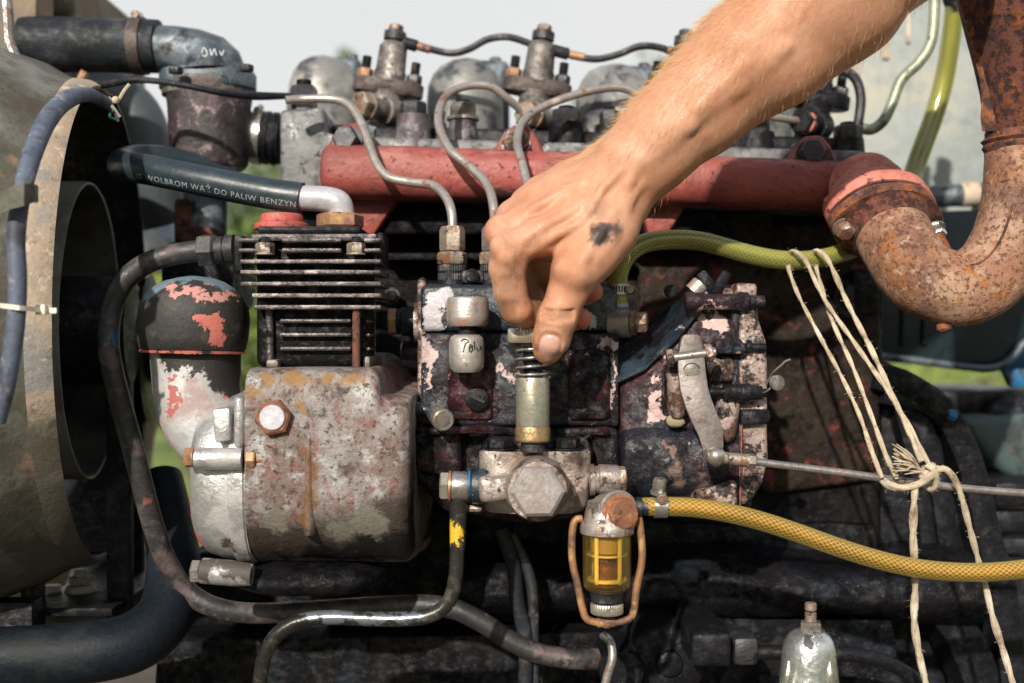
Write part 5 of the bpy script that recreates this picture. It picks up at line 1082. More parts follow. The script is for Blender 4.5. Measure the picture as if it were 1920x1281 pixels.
g = G(); g.lathe(W(1256, 546, .02), (0, -1, 0), [(0, 12), (10, 12), (12, 8)], 18, S(0)); P('side_screw', g, m_blk, t)
part('lever_bearing', [(1246, 690), (1262, 670), (1284, 668), (1286, 780), (1258, 786), (1246, 740)], -.026, .0, m_bodyd, .006, 3, par=t)
g = G(); g.lathe(W(1270, 700, -.024), (0, 0, -1), [(0, 22), (70, 17), (84, 10)], 20, S(-.024)); P('spring_sleeve', g, m_worn, t)
g = G(); g.ball(W(1266, 790, -.022), .006, 14, (1.1, .6, .8)); g.jitter(.0015, 150); P('dirt_lump', g, mat('olive_dirt', (.28, .25, .15), .9), t)
# throttle lever
t = T('throttle_lever', 'cranked steel throttle lever clamped to the governor shaft', 'lever', W(1330, 870, -.05))
d = -.045; k = S(d)
def strip(l, th, name, m, bev=.0008):
    rings = []
    for (x, y, w, tx, dd) in l:                          # centre, half width, tilt, depth
        c = W(x, y, dd); e = Vector((math.cos(tx), 0, -math.sin(tx)))
        rings.append([c - e*w*k, c + e*w*k, c + e*w*k + Vector((0, th, 0)), c - e*w*k + Vector((0, th, 0))])
    g = G(); g.loft(rings); return P(name, g, m, t, bev, 2)
strip([(1296, 664, 25, 0, d), (1298, 700, 26, -.05, d-.001), (1302, 730, 26, -.15, d-.003), (1310, 756, 25.5, -.3, d-.005), (1322, 786, 25, -.3, d-.006), (1333, 812, 23.5, -.2, d-.006), (1337, 838, 20, -.05, d-.006), (1334, 866, 14, .3, d-.006)], .0045, 'arm', m_lever)
strip([(1297, 627, 12, 0, d+.006), (1297, 632, 17.5, 0, d+.006), (1297, 642, 20.5, 0, d+.006), (1296, 660, 23, 0, d+.006), (1295, 684, 25, 0, d+.006)], .008, 'tab', m_lever)
a, b = W(1258, 672, d+.002), W(1342, 660, d+.002); g = G(); g.lathe(a, b-a, [(0, 9), (84, 9)], 16, k); o = P('clamp_bolt', g, m_steel, t)
g = G(); g.hex(W(1322, 663, d+.002), b-a, 18*k, 14*k, rot=.4); g.hex(W(1262, 671, d+.002), a-b, 17*k, 12*k, rot=.4); P('nut', g, m_worn, o)
g = G(); g.lathe(W(1297, 697, d-.0006), (0, -1, 0), [(0, 14.5), (1.6, 14.5), (2.2, 12)], 26, k); P('rivet', g, m_inj, t)
g = G(); g.lathe(W(1297, 697, d-.0004), (0, -1, 0), [(0, 17), (1.0, 17), (1.2, 15.5)], 26, k); P('rivet_ring', g, m_ink, t)
t = T('throttle_rod', 'long thin steel throttle rod with a ball joint carrying the twine knot', 'control rod', W(1500, 900, -.05))
d = -.056; k = S(d); g = G(); g.ball(W(1342, 856, d), 19*k, 24); g.lathe(W(1330, 855, d), (-1, -.2, .1), [(0, 13), (8, 12), (9, 8)], 18, k); P('ball_joint', g, m_chrome, t)
a, b = W(1352, 858, d), W(1418, 866, d); g = G(); g.lathe(a, b-a, [(0, 12), (10, 11), (50, 13), (52, 13)], 20, k); P('socket', g, m_nut, t)
g = G(); g.hex(W(1402, 864.5, d), b-a, 15*k, 15*k, rot=.2); P('lock_nut', g, m_inj, t)
g = G(); g.tube([W(1416, 866, d), W(1560, 884, d+.002), W(1700, 903, d+.004), W(1830, 918, d+.006), W(1990, 930, d+.008)], .0026, 14, 6); P('rod', g, m_steel, t)
t = T('lead_seal', 'small round lead seal hanging on twisted wire beside the governor', 'seal', W(1455, 730, -.03))
g = G(); g.lathe(W(1455, 718, -.036), (.15, -1, .1), [(0, 13), (1, 14.5), (7, 14.5), (8, 13)], 28, S(-.03)); P('disc', g, m_inj, t)
g = G(); g.tube(Ws([(1437, 720, -.03), (1446, 704, -.032), (1452, 696, -.034), (1466, 684, -.036), (1472, 678, -.036), (1482, 674, -.036)]), .0007, 6, 6); g.tube(Ws([(1430, 738, -.03), (1440, 732, -.034), (1450, 722, -.034)]), .0007, 6, 5); P('wire', g, m_steel, t)

# ------------------------------------------------------------------ feed pump
t = T('feed_pump', 'bare cast feed pump body with a large hex plug on its front', 'feed pump', W(1000, 965, -.05))
d = -.065; k = S(d); rings = []
def outline(z, kx, lobe):
    pts = []
    for j in range(72):
        a = 2*math.pi*j/72; ca, sa = math.cos(a), math.sin(a)
        x = math.copysign(abs(ca)**.62, ca)*108*kx; y = -sa*60
        if sa > 0: y = -60*abs(sa)**.5 - lobe*(math.exp(-((x-2)/34)**2)*16 + math.exp(-((x+72)/26)**2)*9 + math.exp(-((x-80)/24)**2)*9)
        c = W(1002, z, -.03); pts.append(Vector((c.x + x*k, -.035 + y*k*(.62 if sa > 0 else .5), c.z)))
    return pts
g = G(); g.loft([outline(z, kx, lb) for z, kx, lb in ((842, .97, 1), (845, 1, 1), (870, 1, 1), (900, .99, 1), (925, .98, .9), (940, .95, .7), (952, .88, .4), (956, .80, .2))]); g.jitter(.0006, 60); P('casting', g, m_cast, t, ang=45)
part('lower_lip', [(894, 896), (960, 892), (956, 940), (900, 946)], -.070, -.02, m_cast, .004, 3, par=t)
g = G(); g.lathe(W(1007, 918, -.072), (0.02, -1, 0), [(-.03/k, 60), (0, 60), (.007/k, 57), (.010/k, 54)], 48, k); g.jitter(.0004, 80); P('plug_boss', g, m_cast, t, ang=40)
g = G(); q = W(1007, 920, -.083); g.hex(q, (.02, -1, .02), 50*k, .011, rot=.02); o = P('hex_plug', g, m_plugf, t)
for px in (938, 1062):
    g = G(); g.hex(W(px, 842, -.040), (0, 0, 1), 27*k, 19*k, rot=px, washer=1.15); P('flange_bolt', g, m_blk, t)
part('mounting_flange', [(900, 838), (915, 820), (1100, 820), (1112, 845), (1112, 870), (900, 870)], -.030, .01, m_bodyd, .004, 3, par=t)
g = G(); g.prism([(872, 946), (905, 946), (905, 962), (872, 962)], -.05, -.02); P('lug', g, m_cast, t, .003, 2)
# left union with copper washers
p = W(900, 912, -.052); k2 = S(-.052); g = G(); g.lathe(p, (-1, 0, 0.02), [(-10, 34), (14, 33), (20, 27), (26, 27)], 32, k2); o = P('left_union', g, m_blueblk, t)
g = G(); g.lathe(W(880, 912, -.052), (-1, 0, .02), [(0, 28), (34, 28)], 32, k2); P('banjo_ring', g, m_chrome, o, .0015)
for px, mm in ((882, m_blue), (846, m_copper)):
    g = G(); g.lathe(W(px, 912, -.052), (-1, 0, .02), [(0, 29.5), (4, 29.5)], 32, k2); P('washer', g, mm, o)
g = G(); g.hex(W(842, 912, -.052), (-1, 0, .02), 28*k2, 17*k2, rot=.2); P('banjo_bolt', g, m_barrel, o)
# right union
g = G(); g.lathe(W(1106, 900, -.052), (1, 0, .03), [(0, 30), (8, 30), (8, 26), (16, 26), (18, 29), (50, 27), (56, 24)], 32, k2); o = P('right_union', g, m_cast, t, ang=40)
g = G(); g.hex(W(1158, 898, -.052), (1, 0, .03), 24*k2, 16*k2, rot=.2); P('banjo_bolt', g, m_nut, o)
t = T('primer_pump', 'steel hand primer with knurled knob and coil spring under the fingers', 'primer pump', W(1000, 842, -.05))
d = -.055; k = S(d); g = G(); g.lathe(W(999, 846, d), (0, 0, 1), [(0, 24), (8, 24), (10, 22), (18, 22)], 32, k); P('neck', g, m_dnut, t, ang=40)
g = G(); g.lathe(W(999, 828, d), (0, 0, 1), [(0, 30), (3, 33), (24, 33), (28, 32)], 40, k); P('collar', g, mat('brassy_collar', (.45, .33, .16), .35, .7, layers=(((.20, .08, .05), .56, 50, .06, .5, .3, 0), ((.03, .025, .02), .6, 70, .05, .5, 0, .2))), t, ang=40)
g = G(); g.lathe(W(999, 800, d), (0, 0, 1), [(0, 31), (4, 32), (84, 32), (88, 31), (92, 30), (92, 20)], 48, k); P('barrel', g, m_barrel, t, ang=40)
g = G(); g.lathe(W(999, 712, d), (0, 0, 1), [(0, 18), (80, 18)], 24, k); P('plunger', g, m_blk, t)
g = G(); pts = []; N = 160; tr = 4.2
for i in range(N+1):
    f = i/N; a = 2*math.pi*tr*f; z = 704 - 58*(f if f > .12 else f*.4/1.0) + (0 if f > .12 else -0)
    z = 707 - (6*f/.2 if f < .2 else 6 + 54*(f-.2)/.8)
    c = W(999, z, d); pts.append(c + Vector((math.cos(a)*31*k, math.sin(a)*31*k, 0)))
g.tube(pts, .00085, 8, raw=True); P('spring', g, m_spring, t, ang=80)
g = G(); g.knurl(W(991, 643, d), (0, 0, 1), 39*k, 27*k, 52, .12); P('knob', g, m_barrel, t)
g = G(); g.lathe(W(994, 652, d), (0, 0, 1), [(0, 24), (4, 29), (9, 33)], 32, k); P('knob_skirt', g, m_dnut, t)

# ------------------------------------------------------------------ glass bowl filter
t = T('fuel_filter', 'amber glass bowl fuel filter held by a rusty wire bail', 'fuel filter', W(1138, 1175, -.07))
d = -.075; k = S(d); cx = 1138
g = G(); g.lathe(W(cx, 1000, d), (0, 0, 1), [(0, 44), (1, 50), (10, 51), (20, 49), (26, 44), (44, 40), (60, 36)], 44, k); P('head_casting', g, m_cast, t, ang=50)
g = G(); g.lathe(W(1150, 962, d), (.42, -.88, .10), [(-30, 36), (0, 40), (14, 43), (20, 43), (22, 38), (27, 38)], 40, k); o = P('round_cover', g, m_steel, t, ang=40)
q = W(1150, 962, d) + Vector((.42, -.88, .10)).normalized()*27*k
g = G(); g.lathe(q, (.42, -.88, .10), [(0, 36), (3, 36), (3.2, 30)], 40, k); P('copper_ring', g, m_copper, o)
g = G(); g.lathe(q + Vector((.42, -.88, .10)).normalized()*2*k, (.42, -.88, .10), [(0, 30), (12, 29.5), (15, 27), (15.5, 8)], 14, k); P('rusty_cap', g, m_rustnut, o, .0005)
g = G(); g.lathe(W(cx, 1108, d), (0, 0, 1), [(0, 30), (3, 40), (9, 44.5), (40, 45.5), (108, 46)], 56, k)
gi = [(108, 43.5), (40, 43), (11, 42), (6, 38), (4, 29)]
g.bm.free(); g = G(); g.lathe(W(cx, 1108, d), (0, 0, 1), [(0, 29), (3, 40), (9, 44.5), (40, 45.5), (106, 46)] + gi, 56, k); P('glass_bowl', g, m_bowl, t, ang=50)
g = G(); g.lathe(W(cx, 1090, d), (0, 0, 1), [(0, 34), (2, 38), (5, 38), (7, 35), (7, 31)], 44, k)
for rz in (1040,):
    g.lathe(W(cx, rz, d), (0, 0, 1), [(0, 36.5), (0, 38), (2.2, 38), (2.2, 36.5)], 44, k)
for an in [math.pi/2 + q for q in (-.64, .64, 2.5, -2.5)]:
    c = W(cx, 0, d); ox, oy = math.cos(an)*36*k, -math.sin(an)*36*k
    z0, z1 = W(cx, 1090, d).z, W(cx, 1000, d).z
    M = Matrix.Rotation(-an + math.pi/2, 3, 'Z'); g.cyl((c.x+ox, d+oy, z0), (c.x+ox, d+oy, z1), .00145, n=12)
P('strainer_cage', g, m_strain, t, ang=40)
g = G(); g.lathe(W(cx, 1034, d), (0, 0, 1), [(0, 31), (0, 32), (36, 32), (36, 31)], 32, k); P('filter_element', g, m_amber, t)
g = G(); g.lathe(W(cx, 1100, d), (0, 0, 1), [(0, 28), (3, 33), (8, 33), (10, 26), (60, 24)], 32, k); P('sediment_cup', g, m_rustd, t)
g = G(); g.lathe(W(cx, 1126, d), (0, 0, 1), [(0, 30), (14, 32), (18, 33), (24, 30)], 40, k); P('lower_seat', g, m_dnut, t, ang=40)
g = G(); g.knurl(W(cx, 1150, d), (0, 0, 1), 31*k, 20*k, 40, .12); P('thumb_nut', g, m_barrel, t)
g = G(); g.thread(W(1137, 1177, d), (0, 0, 1), 9*k, 28*k, .0011); P('screw', g, m_rustd, t)
g = G(); g.tube(Ws([(1092, 973, d), (1080, 975, d), (1074, 990, d), (1072, 1030, d), (1075, 1062, d), (1084, 1100, d), (1092, 1140, d), (1100, 1160, d), (1118, 1167, d), (1137, 1168, d), (1160, 1166, d), (1180, 1160, d), (1188, 1145, d), (1194, 1100, d), (1202, 1062, d), (1204, 1030, d), (1200, 985, d), (1197, 968, d)]), .0024, 12, 8); g.cyl(W(1120, 1167, d), W(1152, 1166, d), .0034, n=12); P('wire_bail', g, m_rustwire if 'm_rustwire' in globals() else m_nut, t)

# ------------------------------------------------------------------ braided hoses
t = T('lower_braided_hose', 'amber braided fuel hose leading right from the glass filter', 'fuel hose', W(1550, 1100, -.05))
YP = Ws([(1204, 950, -.072), (1225, 950, -.072), (1255, 950, -.072), (1300, 952, -.072), (1360, 961, -.072), (1430, 978, -.070), (1500, 1001, -.068), (1570, 1026, -.066), (1640, 1048, -.064), (1710, 1064, -.062), (1780, 1072, -.060), (1850, 1073, -.058), (1930, 1066, -.056), (2000, 1055, -.055)])
braided(t, YP, [.0058, .0061] + [.0063]*12, m_yshell, m_ycore, m_ythread)
band(t, W(1238, 950, -.072), (1, 0, 0), .0066, .0085, m_chrome, screw=(-.05, -.3, 1), slots=False)
bolt(t, W(1234, 926, -.075), (0.1, -.2, 1), .0042, .009, m_chrome, name='clamp_screw')
g = G(); g.lathe(W(1192, 952, -.073), (1, 0, 0), [(0, 20), (10, 20), (12, 15), (22, 15)], 20, S(-.07)); P('barb', g, m_blueblk, t)
t = T('upper_braided_hose', 'green tinted braided hose arching from the pump and rising beside the exhaust', 'fuel hose', W(1400, 580, .05))
UP = Ws([(1160, 580, .005), (1158, 540, .005), (1162, 505, .005), (1180, 474, .006), (1212, 455, .010), (1260, 449, .016), (1310, 452, .020), (1360, 464, .024), (1410, 478, .028), (1460, 487, .032), (1510, 488, .038), (1560, 480, .048), (1610, 462, .066), (1650, 432, .10), (1682, 392, .15), (1708, 335, .185), (1730, 275, .195), (1752, 215, .20), (1770, 150, .20), (1782, 80, .195), (1790, 10, .19), (1796, -50, .185)])
braided(t, UP, [.0070]*13 + [.0072, .0078, .0083, .0085, .0085, .0084, .0082, .008, .008], m_gshell, m_gcore, m_gthread, 12, .046, 10, .00016)
band(t, W(1159, 543, .005), (0, 0, 1), .0073, .0075, m_chrome, screw=(1, -.25, 0))
g = G(); g.lathe(W(1160, 600, .005), (0, 0, 1), [(0, 15), (22, 15), (24, 19), (30, 19), (34, 15), (50, 15)], 22, S(0)); P('barb', g, m_alu, t)
g = G(); g.lathe(W(1152, 605, -.004), (1, -.25, 0), [(-10, 28), (30, 28), (32, 24), (40, 24)], 28, S(0)); o = P('banjo', g, m_steel, t, ang=40)
g = G(); g.hex(W(1188, 604, -.012), (1, -.25, 0), 20*S(0), 22*S(0), rot=.2, washer=1.15); P('banjo_bolt', g, m_nut, o)
g = G(); g.cyl(W(1786, -8, .19), W(1797, 22, .19), .0092, n=24); P('dark_end', g, m_blk, t)

# ------------------------------------------------------------------ high pressure fuel pipes
def pipe(label, pts):
    TM('injector_pipe', G().tube(Ws(pts), .0034, 14, 10), m_pipe, label, 'fuel pipe', 'steel fuel pipes from pump to injectors')
pipe('steel fuel pipe stepping down across the manifold, nearest the compressor', [(536, 188, .10), (570, 186, .105), (620, 186, .105), (650, 194, .10), (672, 220, .09), (690, 265, .075), (705, 305, .062), (728, 332, .052), (770, 342, .045), (812, 348, .035), (836, 370, .022), (847, 400, .012), (849, 440, .010)])
pipe('steel fuel pipe looping up in a tall hook over the manifold', [(927, 440, .010), (925, 385, .018), (912, 345, .035), (880, 312, .05), (845, 282, .062), (824, 240, .085), (824, 205, .11), (842, 175, .13), (880, 161, .14), (920, 163, .145), (950, 184, .15), (978, 208, .16)])
pipe('steel fuel pipe rising behind the knuckles and arching under the forearm', [(1006, 440, .010), (1000, 395, .02), (990, 350, .04), (980, 310, .055), (970, 268, .075), (980, 230, .10), (1010, 205, .11), (1060, 184, .12), (1120, 168, .13), (1170, 166, .135), (1210, 188, .14), (1255, 224, .16)])
pipe('short straight steel fuel pipe emerging from under the forearm', [(1085, 440, .010), (1082, 400, .02), (1090, 350, .05), (1110, 290, .09), (1180, 230, .13), (1300, 208, .15), (1400, 214, .15), (1460, 221, .155), (1505, 229, .165)])

# ------------------------------------------------------------------ lower pipes
t = T('oil_pipe', 'glossy black oil pipe with a yellow paint mark bending below the feed pump', 'oil pipe', W(660, 1281, -.05))
OP = Ws([(860, 925, -.052), (859, 980, -.052), (857, 1040, -.052), (853, 1090, -.052), (840, 1130, -.052), (806, 1154, -.052), (750, 1161, -.052), (680, 1160, -.05), (610, 1158, -.05), (560, 1166, -.05), (522, 1188, -.05), (500, 1220, -.05), (490, 1260, -.05), (486, 1310, -.05)])
g = G(); g.tube(OP, [.0066, .0056] + [.0049]*12, 20, 10); P('pipe_tube', g, m_oilpipe, t)
TM('control_cable', G().tube(Ws([(940, 990, .05), (962, 1060, .05), (970, 1130, .05), (985, 1200, .05), (985, 1300, .05)]), .0055, 12, 8), m_rub, 'black control cable hanging behind the oil pipe bend', 'cable', 'cables hanging in front of the crankcase')
TM('control_cable', G().tube(Ws([(958, 1000, .055), (990, 1070, .055), (1000, 1130, .055), (1000, 1210, .055), (1004, 1300, .055)]), .0042, 12, 8), m_dnut, 'thinner dark cable right of the thicker black hanging cable', 'cable', 'cables hanging in front of the crankcase')
TM('drain_tube', G().tube(Ws([(1130, 1190, -.02), (1145, 1205, -.025), (1148, 1235, -.03), (1138, 1270, -.03), (1128, 1320, -.03)]), .0030, 12, 8), m_steel, 'thin bent grey tube directly below the filter bail', 'pipe')
TM('return_pipe', G().tube(Ws([(1415, 1224, .02), (1470, 1224, .02), (1540, 1226, .02), (1600, 1228, .022), (1650, 1238, .024), (1700, 1262, .026), (1750, 1310, .03)]), .0052, 14, 8), m_blk, 'black pipe passing behind the silver filter cap', 'pipe')
t = T('oil_filter', 'chipped silver bell shaped filter cap with a bolt on top', 'filter', W(1517, 1330, -.04))
d = -.045; k = S(d); g = G(); g.lathe(W(1517, 1330, d), (0, 0, 1), [(0, 62), (20, 60), (50, 55), (90, 51), (115, 48.5), (130, 44), (140, 37), (147, 28), (150, 20), (150, 5)], 56, k); P('bell', g, mat('chipped_silver', (.60, .62, .62), .22, .85, var=.3, layers=(((.055, .055, .055), .58, 44, .015, .5, .1, .4), ((.46, .36, .36), .57, 20, .08, .3, .6, 0), ((.03, .03, .03), .64, 100, .02, .5, 0, .2)), bump=.5, bs=160), t, ang=50)
g = G(); g.lathe(W(1520, 1184, d), (0, 0, 1), [(0, 26), (3, 26)], 28, k); g.hex(W(1520, 1182, d), (0, 0, 1), 21*k, 17*k, rot=.3); P('nut', g, m_chrome, t)
g = G(); g.thread(W(1520, 1166, d), (0, 0, 1), 11*k, 20*k, .0011); g.lathe(W(1520, 1146, d), (0, 0, 1), [(0, 8), (3, 11), (14, 11), (16, 9)], 18, k); P('centre_bolt', g, m_nut, t)
for a in (-.5, .5):
    g = G(); g.tube([W(1517 + a*92, 1300, d-.012), W(1517 + a*80, 1268, d-.016), W(1517 + a*76, 1240, d-.014)], [.004, .0025, .0008], 8, 4); P('rib', g, m_barrel, t)

# ------------------------------------------------------------------ twine
t = T('twine', 'pale hemp twine looped over the braided hose and knotted to the throttle rod', 'twine', W(1720, 900, -.06))
def cord(l, r=.0016, name='strand', dd=None):
    """two plies laid round one another"""
    C = catmull(Ws(l), 14)
    for ph in (0, math.pi):
        pts = []; L = 0
        for i in range(len(C)):
            tg = (C[min(i+1, len(C)-1)] - C[max(i-1, 0)]).normalized(); u, v, _ = basis(tg)
            if i: L += (C[i]-C[i-1]).length
            a = L*150 + ph; pts.append(C[i] + (u*math.cos(a) + v*math.sin(a))*r*.30)
        g = G(); g.tube(pts, r*.74, 8, raw=True, wob=.25); P(name, g, m_string, t)
cord([(1478, 496, .030), (1481, 512, .022), (1500, 560, .010), (1540, 636, -.012), (1580, 710, -.030), (1612, 780, -.042), (1636, 850, -.054), (1654, 896, -.058)])
cord([(1478, 492, .040), (1480, 476, .030), (1492, 472, .022), (1512, 492, .018), (1545, 560, .004), (1600, 640, -.02), (1650, 712, -.036), (1700, 790, -.05), (1740, 868, -.060), (1752, 885, -.062)])
cord([(1530, 498, .036), (1534, 516, .028), (1560, 600, .0), (1600, 690, -.028), (1634, 780, -.044), (1662, 856, -.056), (1682, 897, -.058)])
cord([(1530, 490, .042), (1526, 474, .034), (1538, 472, .024), (1556, 494, .018), (1590, 570, .0), (1632, 652, -.022), (1668, 730, -.040), (1700, 800, -.052), (1728, 866, -.060)], .0019)
cord([(1650, 896, -.050), (1672, 912, -.062), (1706, 913, -.066), (1738, 900, -.067), (1752, 884, -.064), (1748, 874, -.058), (1730, 880, -.054)], .0026, 'wrap')
cord([(1660, 905, -.050), (1690, 916, -.064), (1722, 908, -.068), (1746, 890, -.067), (1760, 878, -.06)], .0024, 'wrap')
cord([(1738, 872, -.064), (1752, 882, -.067), (1756, 905, -.064), (1748, 918, -.06), (1736, 912, -.056), (1732, 894, -.054)], .0022, 'wrap')
g = G(); g.ball(W(1742, 890, -.060), .006, 16, (1.1, .8, 1)); g.jitter(.0016, 160); P('knot', g, m_string, t, ang=80)
cord([(1716, 905, -.066), (1714, 940, -.066), (1712, 1000, -.060), (1714, 1040, -.056), (1716, 1100, -.050), (1714, 1160, -.046), (1722, 1220, -.044), (1738, 1290, -.044)], .0025, 'tail')
cord([(1752, 882, -.064), (1772, 880, -.064), (1788, 896, -.062), (1802, 930, -.058), (1818, 990, -.052), (1834, 1050, -.046), (1848, 1100, -.044), (1862, 1160, -.044), (1884, 1230, -.044), (1904, 1300, -.044)], .0022, 'tail')
g = G(); fb = W(1728, 886, -.062)
for i in range(34):
    e = W(1674 + rng.uniform(-3, 26), 834 + i*1.6 + rng.uniform(-4, 4), -.066 + rng.uniform(-.007, .007)); mid = fb.lerp(e, .55) + Vector((0, -.002, rng.uniform(-.001, .003)))
    g.tube([fb + Vector(rng.uniform(-.0012, .0012, 3)), mid, e], [.0007, .0006, .00035], 5, 4)
P('frayed_end', g, m_string, t, ang=80)
g = G()
for o_ in [c for c in t.children if c.name.startswith(('strand', 'tail', 'wrap'))]:
    vs_ = o_.data.vertices; base = LOC[o_.name]
    for _ in range(46):
        v_ = vs_[int(rng.integers(len(vs_)))]; p_ = v_.co + base; d_ = (v_.normal + Vector(rng.normal(0, .7, 3))).normalized()*rng.uniform(.0012, .0036); w_ = d_.cross(Vector(rng.normal(size=3))).normalized()*.00007
        g.face([g.bm.verts.new(q_) for q_ in (p_ - w_, p_ + w_, p_ + d_*.6 + w_*.7 + Vector((0, 0, -.0002)), p_ + d_)])
P('fuzz', g, m_string, t, ang=180)['kind'] = 'stuff'
g = G(); g.tube(Ws([(1690, 888, -.060), (1686, 872, -.062), (1694, 862, -.063), (1700, 868, -.062)]), .0003, 5, 5); P('loose_fibre', g, m_string, t)

# ------------------------------------------------------------------ tank, cab box, pipes on the right
t = T('fuel_tank', 'weathered grey sheet metal tank behind the exhaust pipe', 'tank', W(1740, 420, .45))
g = G(); g.prism([(1545, -200), (2060, -200), (2060, 425), (1575, 412), (1556, 330)], .42, .75); g.subdiv(4); P('tank_wall', g, m_tank, t, .008, 3)
for x0, x1, y0, y1 in ((1655, 1668, -40, 110), (1700, 1708, -40, 80), (1602, 1612, 20, 140)):
    g = G(); g.pbox(x0, y0, x1, y1, .4165, .43); P('seam_strip', g, m_pale, t, .001)
g = G(); g.pbox(1860, -40, 1875, 430, .41, .44); P('edge_rail', g, m_teal, t, .002)
t = T('fuel_transfer_pipe', 'dark blue horizontal pipe with a pale band below the grey tank', 'pipe', W(1850, 390, .36))
g = G(); g.cyl(W(1690, 372, .36), W(2000, 356, .36), 21*S(.36), n=28); P('pipe_tube', g, m_elbow, t)
g = G(); g.cyl(W(1800, 366, .36), W(1832, 364, .36), 23*S(.36), n=28); P('pale_band', g, m_pale, t, .001)
g = G(); g.cyl(W(1826, 372, .37), W(1834, 420, .37), .004, n=12); P('hanger', g, m_pale, t)
t = T('cab_panel', 'dark teal pressed metal cab panel behind the exhaust elbow', 'cab panel', W(1780, 690, .35))
g = G(); g.prism([(1640, 400), (2000, 385), (2000, 610), (1925, 640), (1885, 682), (1850, 691), (1740, 684), (1628, 672), (1622, 560)], .34, .5); P('panel', g, m_teal, t, .008, 3)
for x0, x1 in ((1688, 1700), (1728, 1742)):
    g = G(); g.prism([(x0+10, 430), (x1+10, 430), (x1, 650), (x0, 650)], .335, .36); P('pressed_rib', g, m_teal, t, .004, 2)
g = G(); g.tube(Ws([(1618, 664, .338), (1700, 674, .338), (1760, 682, .338), (1820, 689, .338), (1852, 691, .338), (1884, 682, .338), (1905, 662, .338), (1925, 640, .338), (1990, 610, .338)]), .0042, 10, 6); P('rolled_edge', g, m_elbow, t)
t = T('blue_bracket', 'blue chassis bracket at the end of the grassy gap', 'bracket', W(1910, 730, .4))
g = G(); g.prism([(1870, 600), (2020, 590), (2020, 700), (1872, 696)], .42, .43); P('side_plate', g, m_blue, t, .003)
g = G(); g.prism([(1880, 692), (2010, 690), (2010, 728), (1897, 727)], .36, .372); P('plate', g, m_blue, t, .003)
